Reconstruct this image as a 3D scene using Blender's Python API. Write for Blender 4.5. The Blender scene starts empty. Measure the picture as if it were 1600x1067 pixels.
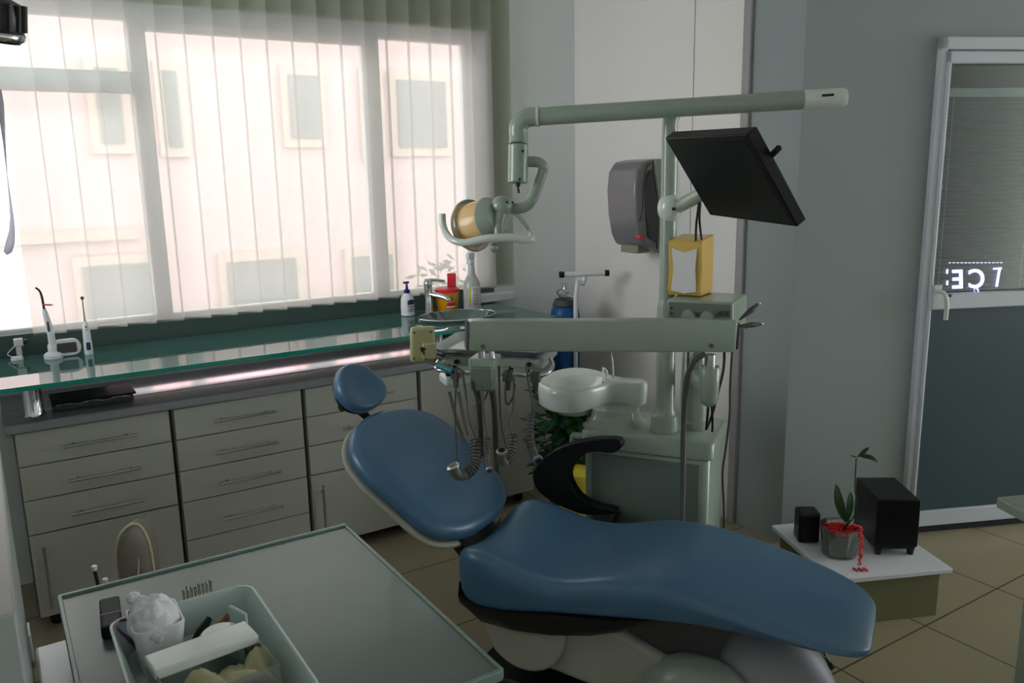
import bpy, math, random
import numpy as np
from mathutils import Vector, Matrix
random.seed(7)
C = bpy.context.scene.collection
scn = bpy.context.scene
R = math.radians
# ---------------------------------------------------------------- camera
FPX, PITCH, ROLL, YAW, H = 1295.0, R(11.55), R(-1.1), R(32.3), 1.7
_fw = np.array([math.sin(YAW)*math.cos(PITCH), math.cos(YAW)*math.cos(PITCH), -math.sin(PITCH)])
_rt = np.array([math.cos(YAW), -math.sin(YAW), 0.0]); _up = np.cross(_rt, _fw)
_c, _s = math.cos(ROLL), math.sin(ROLL)
_rt, _up = _c*_rt+_s*_up, -_s*_rt+_c*_up
CAM = np.array([0, 0, H])
cd = bpy.data.cameras.new('camera'); cam = bpy.data.objects.new('camera', cd); C.objects.link(cam)
cd.sensor_width = 36.0; cd.lens = FPX*36/1600; cd.clip_start = 0.05
m = Matrix.Identity(4)
for i in range(3):
    m[i][0], m[i][1], m[i][2], m[i][3] = _rt[i], _up[i], -_fw[i], CAM[i]
cam.matrix_world = m
scn.camera = cam
# measuring helpers: where a sight line of the survey meets a known plane of the room
def ray(x, y): return _fw+_rt*(x-800)/FPX-_up*(y-533.5)/FPX
def atz(x, y, z): r = ray(x, y); return CAM+r*(z-H)/r[2]
def aty(x, y, Y): r = ray(x, y); return CAM+r*Y/r[1]
def atd(x, y, d): return CAM+ray(x, y)*d
# ---------------------------------------------------------------- world, exposure
scn.view_settings.view_transform = 'Standard'; scn.view_settings.look = 'None'
scn.view_settings.exposure = 0.0; scn.view_settings.gamma = 1.0; scn.view_settings.use_curve_mapping = False
scn.cycles.use_denoising = True
scn.cycles.max_bounces = 10; scn.cycles.transparent_max_bounces = 16
scn.cycles.sample_clamp_indirect = 6
w = bpy.data.worlds.new('world'); scn.world = w; w.use_nodes = True
bg = w.node_tree.nodes['Background']; bg.inputs[0].default_value = (0.95, 0.995, 1.0, 1); bg.inputs[1].default_value = 6.2
def area(name, loc, rot, sx, sy, power, col, portal=False, spread=math.pi):
    l = bpy.data.lights.new(name, 'AREA'); l.shape = 'RECTANGLE'; l.size = sx; l.size_y = sy; l.energy = power; l.color = col
    l.spread = spread
    if portal: l.cycles.is_portal = True
    o = bpy.data.objects.new(name, l); C.objects.link(o); o.location = loc; o.rotation_euler = rot; return o
area('window_portal', (0.95, 4.12, 1.72), (R(-90), 0, 0), 3.0, 1.4, 1, (1, 1, 1), portal=True)
area('rear_fill_light', (1.2, -2.7, 1.7), (R(90), 0, 0), 2.6, 1.3, 3.0, (0.86, 0.95, 1.0))  # unseen fill added behind the camera, the rear wall is solid
area('left_fill_light', (-.8, 3.25, 2.0), (R(90), 0, R(-90)), 1.1, 1.2, 12, (0.93, 0.98, 1.0), spread=R(95))  # added fill that brightens the side wall; no window on this side
# ---------------------------------------------------------------- materials
def lin(c): return tuple(((v/255)/12.92 if v/255 <= .04045 else ((v/255+.055)/1.055)**2.4) for v in c)
MATS = {}
def mat(name, col, rough=.5, metal=0, noise=0, nscale=8, bump=0, bscale=60, trans=0, alpha=1, emit=0, coat=0, ior=1.45, spec=.5):
    mt = bpy.data.materials.new(name); mt.use_nodes = True; nt = mt.node_tree; b = nt.nodes['Principled BSDF']
    c = lin(col); b.inputs['Base Color'].default_value = (*c, 1); b.inputs['Roughness'].default_value = rough
    b.inputs['Metallic'].default_value = metal; b.inputs['IOR'].default_value = ior; b.inputs['Specular IOR Level'].default_value = spec
    if trans: b.inputs['Transmission Weight'].default_value = trans
    if coat: b.inputs['Coat Weight'].default_value = coat; b.inputs['Coat Roughness'].default_value = .08
    if alpha < 1: b.inputs['Alpha'].default_value = alpha
    if emit: b.inputs['Emission Color'].default_value = (*c, 1); b.inputs['Emission Strength'].default_value = emit
    tc = nt.nodes.new('ShaderNodeTexCoord')
    if noise:
        n = nt.nodes.new('ShaderNodeTexNoise'); n.inputs['Scale'].default_value = nscale; n.inputs['Detail'].default_value = 5
        nt.links.new(tc.outputs['Object'], n.inputs['Vector'])
        mx = nt.nodes.new('ShaderNodeMix'); mx.data_type = 'RGBA'
        mx.inputs[6].default_value = (*[v*(1-noise) for v in c], 1); mx.inputs[7].default_value = (*[min(1, v*(1+noise)) for v in c], 1)
        nt.links.new(n.outputs['Fac'], mx.inputs[0]); nt.links.new(mx.outputs[2], b.inputs['Base Color'])
    if bump:
        n = nt.nodes.new('ShaderNodeTexNoise'); n.inputs['Scale'].default_value = bscale; n.inputs['Detail'].default_value = 3
        nt.links.new(tc.outputs['Object'], n.inputs['Vector'])
        bp = nt.nodes.new('ShaderNodeBump'); bp.inputs['Strength'].default_value = bump; bp.inputs['Distance'].default_value = .004
        nt.links.new(n.outputs['Fac'], bp.inputs['Height']); nt.links.new(bp.outputs[0], b.inputs['Normal'])
    MATS[name] = mt; return mt
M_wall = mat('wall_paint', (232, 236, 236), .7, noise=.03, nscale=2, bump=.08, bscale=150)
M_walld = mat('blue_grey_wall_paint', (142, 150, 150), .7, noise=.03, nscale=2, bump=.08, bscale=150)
M_wallw = mat('panel_white', (222, 218, 214), .5, noise=.02, nscale=2)
M_lintel = mat('lintel_paint', (178, 184, 168), .7, noise=.03)
M_sill = mat('sill_shade_band', (62, 84, 78), .5, noise=.05)  # dark grey-green holds the shade on the wall below the blind
M_ceil = mat('ceiling_paint', (225, 225, 222), .8, noise=.02)
M_pvc = mat('white_frame', (220, 224, 226), .35, noise=.02)
M_alu = mat('door_frame_grey', (196, 202, 208), .4, noise=.03)
M_lam = mat('cabinet_laminate', (186, 188, 178), .42, noise=.03, nscale=4)
M_carc = mat('cabinet_edge', (128, 128, 112), .5, noise=.04)
M_ctop = mat('worktop_laminate', (150, 152, 156), .12, noise=.04, nscale=20, coat=.3)
M_steel = mat('brushed_steel', (190, 192, 194), .28, 1, noise=.04)
M_chrome = mat('chrome', (215, 218, 220), .1, 1, noise=.02)
M_black = mat('black_plastic', (16, 17, 18), .4, noise=.1, nscale=30)
M_blackg = mat('black_gloss', (10, 13, 13), .45, noise=.1, spec=.3)
M_dental = mat('dental_enamel', (142, 156, 142), .28, noise=.02, coat=.3)
M_dentalw = mat('dental_white', (205, 212, 206), .2, noise=.02, coat=.4)
M_dentald = mat('dental_side_panel', (100, 112, 104), .3, noise=.04)
M_cream = mat('aged_cream_plastic', (170, 166, 122), .4, noise=.05)
M_vinyl = mat('blue_vinyl', (66, 102, 130), .33, noise=.06, nscale=5, bump=.15, bscale=40, coat=.15)
M_shell = mat('chair_shell', (160, 160, 146), .4, noise=.04)
M_greyr = mat('grey_hose', (84, 84, 78), .45, noise=.06)
M_dhose = mat('dark_hose', (48, 48, 46), .5, noise=.08)
M_yell = mat('yellow_acrylic', (206, 170, 84), .3, noise=.04)
M_paper = mat('paper_white', (216, 214, 212), .8, noise=.03)
M_blue = mat('tank_blue', (20, 78, 138), .4, noise=.08)
M_tape = mat('orange_bin', (244, 158, 12), .35, noise=.04)
M_red = mat('red_plastic', (222, 44, 62), .4, noise=.04)
M_cotton = mat('cotton', (228, 228, 230), .95, noise=.04, bump=1, bscale=60)
M_traypl = mat('tray_plastic', (176, 194, 190), .35, noise=.03)
M_beige = mat('beige_leather', (118, 108, 98), .5, noise=.06, bump=.2)
M_pipe = mat('cream_piping', (190, 186, 146), .5, noise=.03)
M_green = mat('leaf_green', (26, 66, 30), .4, noise=.3, nscale=20)
M_soil = mat('dark_soil', (30, 28, 26), .9, noise=.3, nscale=50)
M_redbead = mat('red_beads', (214, 34, 40), .4, noise=.15, nscale=80)
M_pale = mat('pale_plastic', (222, 224, 228), .35, noise=.03)
M_olive = mat('bench_panel', (116, 114, 84), .55, noise=.05)
M_navy = mat('navy_plastic', (18, 26, 110), .35, noise=.05)
M_teal = mat('teal_tape', (20, 110, 110), .5, noise=.05)
M_brown = mat('brown_wood', (120, 82, 52), .5, noise=.2)
M_purple = mat('purple_tube', (66, 28, 84), .4, noise=.1)
M_dgrey = mat('dark_grey', (62, 62, 62), .5, noise=.06)
M_disp = mat('smoke_grey', (112, 110, 112), .3, noise=.04, coat=.2)
M_dispd = mat('smoke_window', (44, 48, 48), .2, noise=.1, coat=.3)
M_ybin = mat('yellow_bin', (206, 190, 60), .4, noise=.05)
M_led = mat('led_sign', (205, 205, 255), .5, emit=1.6)
M_text = mat('label_ink', (40, 50, 90), .6, noise=.05)
M_gink = mat('green_ink', (96, 160, 110), .6, noise=.05)
M_lens = mat('amber_lens', (226, 190, 138), .25, noise=.08)
M_tile = None
def glassmat(name, col, rough=.02, fac=.5, opac=None):
    "thin see-through sheet: tinted transparency under a glossy coat"
    mt = bpy.data.materials.new(name); mt.use_nodes = True; nt = mt.node_tree; nt.nodes.clear()
    out = nt.nodes.new('ShaderNodeOutputMaterial'); tr = nt.nodes.new('ShaderNodeBsdfTransparent'); tr.inputs[0].default_value = (*lin(col), 1)
    gl = nt.nodes.new('ShaderNodeBsdfGlossy'); gl.inputs['Roughness'].default_value = rough
    fr = nt.nodes.new('ShaderNodeFresnel'); fr.inputs[0].default_value = 1.5
    mul = nt.nodes.new('ShaderNodeMath'); mul.operation = 'MULTIPLY_ADD'; mul.inputs[1].default_value = 1.0; mul.inputs[2].default_value = fac
    nt.links.new(fr.outputs[0], mul.inputs[0])
    mx = nt.nodes.new('ShaderNodeMixShader'); nt.links.new(mul.outputs[0], mx.inputs[0])
    nt.links.new(tr.outputs[0], mx.inputs[1]); nt.links.new(gl.outputs[0], mx.inputs[2])
    last = mx
    if opac:
        df = nt.nodes.new('ShaderNodeBsdfDiffuse'); df.inputs[0].default_value = (*lin(opac[1]), 1)
        m2 = nt.nodes.new('ShaderNodeMixShader'); m2.inputs[0].default_value = opac[0]
        nt.links.new(mx.outputs[0], m2.inputs[1]); nt.links.new(df.outputs[0], m2.inputs[2]); last = m2
    nt.links.new(last.outputs[0], out.inputs[0]); MATS[name] = mt; return mt
M_pane = glassmat('window_glass', (244, 250, 248), .01, 0)
M_shelfg = glassmat('green_shelf_glass', (96, 146, 138), .01, .30, (.38, (84, 128, 122)))
M_edge = mat('green_glass_edge', (28, 140, 122), .15, noise=.04, coat=.5)
M_cleargl = glassmat('clear_plastic', (226, 232, 228), .05, .04, (.12, (210, 214, 208)))
M_frost = mat('door_frosted_glass', (58, 78, 86), .22, noise=.05, nscale=2)
M_smoke = glassmat('smoked_bottle', (200, 205, 205), .1, .05, (.55, (222, 222, 222)))
M_tabgl = mat('table_glass', (84, 100, 95), .35, noise=.14, nscale=9, coat=.1)
# sheer slat: lets part of the view through, scatters the rest
def sheermat():
    mt = bpy.data.materials.new('sheer_fabric'); mt.use_nodes = True; nt = mt.node_tree; nt.nodes.clear()
    out = nt.nodes.new('ShaderNodeOutputMaterial'); tr = nt.nodes.new('ShaderNodeBsdfTransparent'); tr.inputs[0].default_value = (1, .995, .98, 1)
    tl = nt.nodes.new('ShaderNodeBsdfTranslucent'); tl.inputs[0].default_value = (.92, .91, .90, 1)
    df = nt.nodes.new('ShaderNodeBsdfDiffuse'); df.inputs[0].default_value = (.62, .64, .56, 1)
    m1 = nt.nodes.new('ShaderNodeMixShader'); m1.inputs[0].default_value = .35
    nt.links.new(tl.outputs[0], m1.inputs[1]); nt.links.new(df.outputs[0], m1.inputs[2])
    tc = nt.nodes.new('ShaderNodeTexCoord'); wv = nt.nodes.new('ShaderNodeTexNoise'); wv.inputs['Scale'].default_value = 12
    nt.links.new(tc.outputs['Object'], wv.inputs['Vector'])
    mr = nt.nodes.new('ShaderNodeMapRange'); mr.inputs[3].default_value = .66; mr.inputs[4].default_value = .71
    nt.links.new(wv.outputs['Fac'], mr.inputs[0])
    m2 = nt.nodes.new('ShaderNodeMixShader'); nt.links.new(mr.outputs[0], m2.inputs[0])
    nt.links.new(tr.outputs[0], m2.inputs[1]); nt.links.new(m1.outputs[0], m2.inputs[2]); nt.links.new(m2.outputs[0], out.inputs[0])
    return mt
M_sheer = sheermat()
def tilemat():
    mt = mat('floor_tiles', (158, 148, 122), .3, noise=.05, nscale=3); nt = mt.node_tree; b = nt.nodes['Principled BSDF']
    src = b.inputs['Base Color'].links[0].from_socket
    g = nt.nodes.new('ShaderNodeNewGeometry'); mp = nt.nodes.new('ShaderNodeMapping'); mp.inputs['Location'].default_value = (-2.310, -1.575, 0)
    nt.links.new(g.outputs['Position'], mp.inputs[0])
    br = nt.nodes.new('ShaderNodeTexBrick'); br.offset = 0; br.squash = 1
    br.inputs['Scale'].default_value = 1; br.inputs['Brick Width'].default_value = .5; br.inputs['Row Height'].default_value = .5
    br.inputs['Mortar Size'].default_value = .0035; br.inputs['Mortar Smooth'].default_value = .3; br.inputs['Mortar'].default_value = (.03, .027, .02, 1)
    nt.links.new(mp.outputs[0], br.inputs['Vector']); nt.links.new(src, br.inputs['Color1']); nt.links.new(src, br.inputs['Color2'])
    nt.links.new(br.outputs['Color'], b.inputs['Base Color']); return mt
M_tile = tilemat()
# ---------------------------------------------------------------- mesh helpers
def V(*a): return Vector(a)
def vec(p): return Vector([float(t) for t in p])
class Frame:
    "a local frame standing on the floor: u along, v across, z up"
    def __init__(s, o, deg):
        a = R(deg); s.o = Vector((o[0], o[1], 0)); s.L = Vector((math.cos(a), math.sin(a), 0)); s.W = Vector((-math.sin(a), math.cos(a), 0))
    def __call__(s, u, v, z): return s.o+s.L*u+s.W*v+Vector((0, 0, z))
    def atv(s, x, y, v):
        r = vec(ray(x, y)); t = (v-(vec(CAM)-s.o).dot(s.W))/r.dot(s.W); p = vec(CAM)+r*t-s.o; return (p.dot(s.L), p.z)
    def pv(s, x, y, v): u, z = s.atv(x, y, v); return s(u, v, z)
WORLD = Frame((0, 0), 0)
class MB:
    def __init__(s): s.v = []; s.f = []
    def add(s, vs, fs):
        n = len(s.v); s.v += [Vector(p) for p in vs]; s.f += [tuple(i+n for i in f) for f in fs]; return s
    def box(s, a, b, F=WORLD):
        vs = [F(x, y, z) for z in (a[2], b[2]) for y in (a[1], b[1]) for x in (a[0], b[0])]
        return s.add(vs, [(0, 2, 3, 1), (4, 5, 7, 6), (0, 1, 5, 4), (2, 6, 7, 3), (0, 4, 6, 2), (1, 3, 7, 5)])
    def obox(s, c, ax, ay, az, hx, hy, hz):
        vs = [c+ax*(i*hx)+ay*(j*hy)+az*(k*hz) for k in (-1, 1) for j in (-1, 1) for i in (-1, 1)]
        return s.add(vs, [(0, 2, 3, 1), (4, 5, 7, 6), (0, 1, 5, 4), (2, 6, 7, 3), (0, 4, 6, 2), (1, 3, 7, 5)])
    def tube(s, pts, r, n=10, smooth=0, caps=True):
        pts = [Vector(p) for p in pts]; rs = list(r) if hasattr(r, '__len__') else [r]*len(pts)
        if smooth:
            q = []; qr = []
            for i in range(len(pts)-1):
                p0 = pts[max(i-1, 0)]; p1 = pts[i]; p2 = pts[i+1]; p3 = pts[min(i+2, len(pts)-1)]
                for k in range(smooth):
                    t = k/smooth; t2 = t*t; t3 = t2*t
                    q.append(.5*((2*p1)+(p2-p0)*t+(2*p0-5*p1+4*p2-p3)*t2+(3*p1-p0-3*p2+p3)*t3)); qr.append(rs[i]*(1-t)+rs[i+1]*t)
            q.append(pts[-1]); qr.append(rs[-1]); pts, rs = q, qr
        nrm = None; vs = []; fs = []
        for i, p in enumerate(pts):
            t = (pts[min(i+1, len(pts)-1)]-pts[max(i-1, 0)])
            t = t.normalized() if t.length > 1e-9 else Vector((0, 0, 1))
            if nrm is None: nrm = t.orthogonal().normalized()
            else:
                nrm = nrm-t*nrm.dot(t); nrm = nrm.normalized() if nrm.length > 1e-6 else t.orthogonal().normalized()
            bn = t.cross(nrm)
            for k in range(n):
                a = 2*math.pi*k/n; vs.append(p+(nrm*math.cos(a)+bn*math.sin(a))*rs[i])
        for i in range(len(pts)-1):
            for k in range(n): fs.append((i*n+k, i*n+(k+1) % n, (i+1)*n+(k+1) % n, (i+1)*n+k))
        if caps: fs.append(tuple(range(n-1, -1, -1))); fs.append(tuple((len(pts)-1)*n+k for k in range(n)))
        return s.add(vs, fs)
    def lathe(s, prof, base, axis=(0, 0, 1), n=28):
        az = Vector(axis).normalized(); ax = az.orthogonal().normalized(); ay = az.cross(ax); base = Vector(base)
        vs = []; fs = []
        for r, z in prof:
            for k in range(n):
                a = 2*math.pi*k/n; vs.append(base+az*z+(ax*math.cos(a)+ay*math.sin(a))*max(r, 1e-5))
        for i in range(len(prof)-1):
            for k in range(n): fs.append((i*n+k, i*n+(k+1) % n, (i+1)*n+(k+1) % n, (i+1)*n+k))
        fs.append(tuple(range(n-1, -1, -1))); fs.append(tuple((len(prof)-1)*n+k for k in range(n)))
        return s.add(vs, fs)
    def prism(s, poly, fn, t0, t1):
        "poly: 2-D points, fn(a,b,t) -> world"
        n = len(poly); vs = [fn(a, b, t0) for a, b in poly]+[fn(a, b, t1) for a, b in poly]
        fs = [tuple(range(n-1, -1, -1)), tuple(range(n, 2*n))]+[(i, (i+1) % n, n+(i+1) % n, n+i) for i in range(n)]
        return s.add(vs, fs)
    def loft(s, rings, cap=True):
        n = len(rings[0]); vs = [p for r in rings for p in r]; fs = []
        for i in range(len(rings)-1):
            for k in range(n): fs.append((i*n+k, i*n+(k+1) % n, (i+1)*n+(k+1) % n, (i+1)*n+k))
        if cap: fs.append(tuple(range(n-1, -1, -1))); fs.append(tuple((len(rings)-1)*n+k for k in range(n)))
        return s.add(vs, fs)
    def ball(s, c, rx, ry=None, rz=None, n=16, m_=10):
        ry = ry or rx; rz = rz or rx; c = Vector(c)
        rings = []
        for i in range(m_+1):
            ph = math.pi*(i/m_)-math.pi/2; k = max(math.cos(ph), .002)
            rings.append([c+Vector((rx*k*math.cos(2*math.pi*j/n), ry*k*math.sin(2*math.pi*j/n), rz*math.sin(ph))) for j in range(n)])
        return s.loft(rings)
    def build(s, name, mt, parent=None, bevel=0, seg=2, sub=0, angle=40, label=None):
        org = parent_world(parent) if parent else Vector((0, 0, 0))
        if parent is None and s.v:
            lo = [min(p[i] for p in s.v) for i in range(3)]; hi = [max(p[i] for p in s.v) for i in range(3)]
            org = Vector(((lo[0]+hi[0])/2, (lo[1]+hi[1])/2, lo[2]))
        me = bpy.data.meshes.new(name); me.from_pydata([p-org for p in s.v], [], s.f); me.validate(); me.update()
        import bmesh
        bm = bmesh.new(); bm.from_mesh(me); bmesh.ops.recalc_face_normals(bm, faces=bm.faces); bm.to_mesh(me); bm.free()
        me.materials.append(mt)
        me.polygons.foreach_set('use_smooth', [True]*len(me.polygons)); me.set_sharp_from_angle(angle=R(angle))
        o = bpy.data.objects.new(name, me); C.objects.link(o)
        if parent: o.parent = parent; o.location = (0, 0, 0)
        else: o.location = org
        if bevel:
            b = o.modifiers.new('bevel', 'BEVEL'); b.width = bevel; b.segments = seg; b.limit_method = 'ANGLE'; b.angle_limit = R(40); b.harden_normals = False
        if sub:
            b = o.modifiers.new('sub', 'SUBSURF'); b.levels = sub; b.render_levels = sub
        if label: o['label'] = label
        return o
def parent_world(p):
    l = Vector((0, 0, 0))
    while p is not None: l = l+p.location; p = p.parent
    return l
def thing(name, label, cat, loc, group=None):
    o = bpy.data.objects.new(name, None); C.objects.link(o); o.location = Vector(loc); o.empty_display_size = .05
    o['label'] = label; o['category'] = cat
    if group: o['group'] = group
    return o
def tag(o, label, cat, group=None, kind=None):
    o['label'] = label; o['category'] = cat
    if group: o['group'] = group
    if kind: o['kind'] = kind
    return o
def struct(o): o['kind'] = 'structure'; return o
def rrect(w, h, r, n=5):
    "rounded rectangle outline, half sizes w,h"
    o = []
    for cx, cy, a0 in ((w-r, h-r, 0), (-w+r, h-r, 90), (-w+r, -h+r, 180), (w-r, -h+r, 270)):
        for k in range(n+1): a = R(a0+90*k/n); o.append((cx+r*math.cos(a), cy+r*math.sin(a)))
    return o
def text_mesh(txt, size, origin, ax, ay, mt, name, parent, extr=.001, shear=0, align='CENTER', bold=0):
    cu = bpy.data.curves.new(name, 'FONT'); cu.body = txt; cu.size = size; cu.extrude = extr; cu.shear = shear; cu.align_x = align; cu.offset = bold
    to = bpy.data.objects.new(name+'_t', cu); C.objects.link(to)
    dg = bpy.context.evaluated_depsgraph_get(); me = bpy.data.meshes.new_from_object(to.evaluated_get(dg))
    bpy.data.objects.remove(to); az = ax.cross(ay); org = parent_world(parent)
    for v in me.vertices: c = v.co.copy(); v.co = origin+ax*c.x+ay*c.y+az*c.z-org
    me.materials.clear(); me.materials.append(mt); o = bpy.data.objects.new(name, me); C.objects.link(o); o.parent = parent; return o
# ================================================================ ROOM SHELL
YW, XB = 3.92, 2.93           # window wall, side wall
CEIL = 2.85
struct(MB().box((-2, -3, -.05), (8, 4.1, 0)).build('floor', M_tile))
struct(MB().box((-2, -3, CEIL), (8, 4.1, CEIL+.1)).build('ceiling', M_ceil))
WX0, WX1, WZ0, WZ1 = -.45, 2.345, 1.03, 2.42
wb = MB()
wb.box((-.9, YW, 0), (WX0, YW+.2, CEIL)).box((WX1, YW, 0), (XB+.2, YW+.2, CEIL)).box((WX0, YW, 0), (WX1, YW+.2, .84)).box((WX0, YW, WZ1), (WX1, YW+.2, CEIL))
wb.box((WX0, YW, .922), (WX1, YW+.03, WZ0)).box((WX0, YW, .84), (WX1, YW+.03, .893)).box((WX0, YW, .893), (.38, YW+.03, .922)).box((2.25, YW, .893), (WX1, YW+.03, .922))  # narrow slot added under the shelf so daylight can streak the worktop
struct(wb.build('wall_window', M_wall))
struct(MB().box((-.05, YW-.012, .985), (2.36, YW, 1.085)).build('trim_1', M_sill))
struct(MB().box((WX1+.01, YW-.004, 1.085), (2.492, YW, CEIL)).box((WX0, YW-.004, WZ1), (WX1+.01, YW, CEIL)).build('trim_4', mat('unlit_slat_backing', (138, 146, 120), .7, noise=.04)))  # olive panel darkens the slats where no backlight reaches them
struct(MB().box((-1.0, -3, 0), (-.85, 4.08, CEIL)).build('wall_left', M_wall))
struct(MB().box((-1.0, -3.1, 0), (8, -3, CEIL)).build('wall_rear', M_wall))
# side wall with panel seam, ending in a pale corner profile
struct(MB().box((XB, 2.985, 0), (XB+.12, YW+.1, CEIL)).build('wall_side', M_wallw))
struct(MB().box((XB, 2.668, 0), (XB+.12, 2.980, CEIL)).build('wall_side_panel', M_wallw))
struct(MB().box((XB+.012, 2.978, 0), (XB+.02, 2.987, CEIL)).build('trim_2', M_dgrey))
struct(MB().box((XB-.022, 2.622, 0), (XB+.02, 2.668, CEIL)).build('trim_3', mat('corner_profile', (150, 148, 150), .4, noise=.03), bevel=.006))
# blue-grey return and the slanted door wall
DA = -23.5
DF = Frame((XB, 2.352), DA)       # u along the door wall to the right, v = away into the hall
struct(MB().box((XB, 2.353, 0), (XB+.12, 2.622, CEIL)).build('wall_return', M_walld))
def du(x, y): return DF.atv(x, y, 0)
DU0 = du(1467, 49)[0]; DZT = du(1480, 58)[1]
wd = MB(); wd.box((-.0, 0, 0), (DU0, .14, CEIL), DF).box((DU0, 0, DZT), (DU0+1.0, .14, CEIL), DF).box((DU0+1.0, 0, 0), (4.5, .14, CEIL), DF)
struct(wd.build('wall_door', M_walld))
# hall behind the door
hb = MB().box((.16, 1.6, 0), (3.5, 1.7, CEIL), DF).box((.16, .15, 0), (.22, 1.7, CEIL), DF).box((3.4, .1, 0), (3.5, 1.7, CEIL), DF)
struct(hb.build('wall_hall', mat('hall_paint', (120, 130, 134), .7, noise=.05)))
# door: frame, leaf rails, frosted lower panel, blind behind upper glass
W_ = .075
df = MB(); df.box((DU0, -.03, 0), (DU0+.032, .06, DZT), DF).box((DU0, -.03, DZT-.055), (DU0+1.0, .06, DZT), DF).box((DU0+.94, -.03, 0), (DU0+1.0, .06, DZT), DF)
door = thing('door_1', '', '', DF(DU0+.5, 0, 0)); del door['label']; del door['category']; door['kind'] = 'structure'
df.build('door_frame', M_alu, door, bevel=.006)
u0, u1 = DU0+.028, DU0+.945
lf = MB(); ZR0, ZR1 = 1.068, 1.136
lf.box((u0, -.045, .075), (u0+.014, 0, DZT-.06), DF).box((u1-.05, -.045, .075), (u1, 0, DZT-.06), DF)
lf.box((u0, -.045, .04), (u1, 0, .115), DF).box((u0, -.05, ZR0), (u1, 0, ZR1), DF).box((u0, -.045, DZT-.11), (u1, 0, DZT-.06), DF)
lf.build('door_leaf_rails', M_alu, door, bevel=.005)
MB().box((u0, -.03, .1), (u1, -.015, ZR0+.01), DF).build('frosted_panel', M_frost, door)
MB().box((u0, -.012, ZR1-.01), (u1, -.006, DZT-.1), DF).build('upper_pane', M_pane, door)
MB().box((u0, -.02, 0), (u1+.05, .05, .03), DF).build('threshold', mat('threshold_rubber', (24, 24, 44), .6), door)
hd = MB(); hd.tube([DF(u0+.03, -.045, 1.15), DF(u0+.035, -.085, 1.15), DF(u0+.05, -.09, 1.11), DF(u0+.055, -.085, 1.03)], .0095, 10, 4)
hd.obox(DF(u0+.03, -.05, 1.13), DF.L, DF.W, V(0, 0, 1), .018, .006, .05)
hd.build('door_handle', M_dentalw, door)
MB().obox(DF(u0+.085, -.052, 1.13), DF.L, DF.W, V(0, 0, 1), .012, .004, .006).build('keyhole', M_dgrey, door)
# blind on the door
bt = thing('venetian_blind', 'grey metal venetian blind hanging over the upper glass of the door', 'blind', DF(DU0+.5, .05, 1.2))
bz0, bz1 = 1.14, 1.985
MB().box((u0+.0, .012, bz1-.005), (u1, .045, bz1+.03), DF).build('headrail', M_alu, bt)
M_slat = mat('blind_slat', (130, 140, 146), .35, .3, noise=.03)
sl = MB(); a = R(12)
sl.obox(DF((u0+u1)/2, .03, bz0+.01), DF.L, DF.W*math.cos(a)+V(0, 0, math.sin(a)), DF.W*(-math.sin(a))+V(0, 0, math.cos(a)), (u1-u0)/2-.004, .010, .0006)
s0 = sl.build('slat', M_slat, bt)
ns = 45
for k in range(1, ns):
    s_ = s0.copy(); C.objects.link(s_); s_.parent = bt; s_.location = (0, 0, (bz1-bz0-.02)*k/ns)
for q in (.09, .5, .8):
    MB().tube([DF(u0+q, .03, bz0), DF(u0+q, .03, bz1)], .0012, 6).build('ladder_cord', M_pale, bt)
# LED sign seen from behind, its letters mirrored
sg = thing('led_sign', 'lit white LED window sign on the door glass, its letters seen in mirror image', 'sign', DF(u0+.15, -.003, 1.17))
def sgp(x, y): u, z = DF.atv(x, y, -.015); return DF(u, -.015, z)
pE, pC = sgp(1497, 448), sgp(1526, 448)
for ch, p_, sz in (('E', sgp(1497, 450), .118), ('Ç', sgp(1526, 449), .118)):
    text_mesh(ch, sz, p_, -DF.L, V(0, 0, 1), M_led, 'letter', sg, .002, .12, 'CENTER', .002)
def bar(name, a_, b_, t):
    a_, b_ = sgp(*a_), sgp(*b_); d = (b_-a_); MB().obox((a_+b_)/2, d.normalized(), DF.W, d.normalized().cross(DF.W), d.length/2, .002, t/2).build(name, M_led, sg)
lt = MB()
for a_, b_, t in (((1562, 419), (1557, 448), .011), ((1552, 420), (1565, 419), .008)):
    a_, b_ = sgp(*a_), sgp(*b_); d = b_-a_; lt.obox((a_+b_)/2, d.normalized(), DF.W, d.normalized().cross(DF.W), d.length/2, .002, t/2)
lt.build('letter', M_led, sg)
lt = MB()
for y_ in (424, 442): lt.obox(sgp(1480, y_), DF.L, DF.W, V(0, 0, 1), .004, .002, .010)
lt.build('letter_edge', M_led, sg)
lt = MB()
for k in range(14):
    p_ = sgp(1484+k*6.2, 410.5); lt.obox(p_, DF.L, DF.W, V(0, 0, 1), .0045, .002, .0016)
lt.build('dot_row', M_led, sg)
# ---------------------------------------------------------------- window
FY = 4.06
win = thing('window_1', '', '', (.95, FY, WZ0)); del win['label']; del win['category']; win['kind'] = 'structure'
fr = MB()
fr.box((WX0, FY-.04, WZ0), (WX1, FY+.04, WZ0+.06)).box((WX0, FY-.04, WZ1-.05), (WX1, FY+.04, WZ1)).box((WX0, FY-.04, WZ0+.06), (WX0+.06, FY+.04, WZ1-.05)).box((WX1-.06, FY-.04, WZ0+.06), (WX1, FY+.04, WZ1-.05))
MU = [float(aty(x_, 100, FY)[0]) for x_ in (203, 229, 566, 588)]
for xa, xb in ((MU[0], MU[1]), (MU[2], MU[3])): fr.box((xa, FY-.04, WZ0+.06), (xb, FY+.04, WZ1-.05))
fr.build('window_frame', M_pvc, win, bevel=.006)
sash = MB()
for xa, xb in ((MU[1], MU[2]), ):
    sash.box((xa, FY-.05, WZ1-.09), (xb, FY+.02, WZ1-.05))
sash.box((WX0+.06, FY-.03, 2.065), (MU[0], FY+.03, 2.155))
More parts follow.
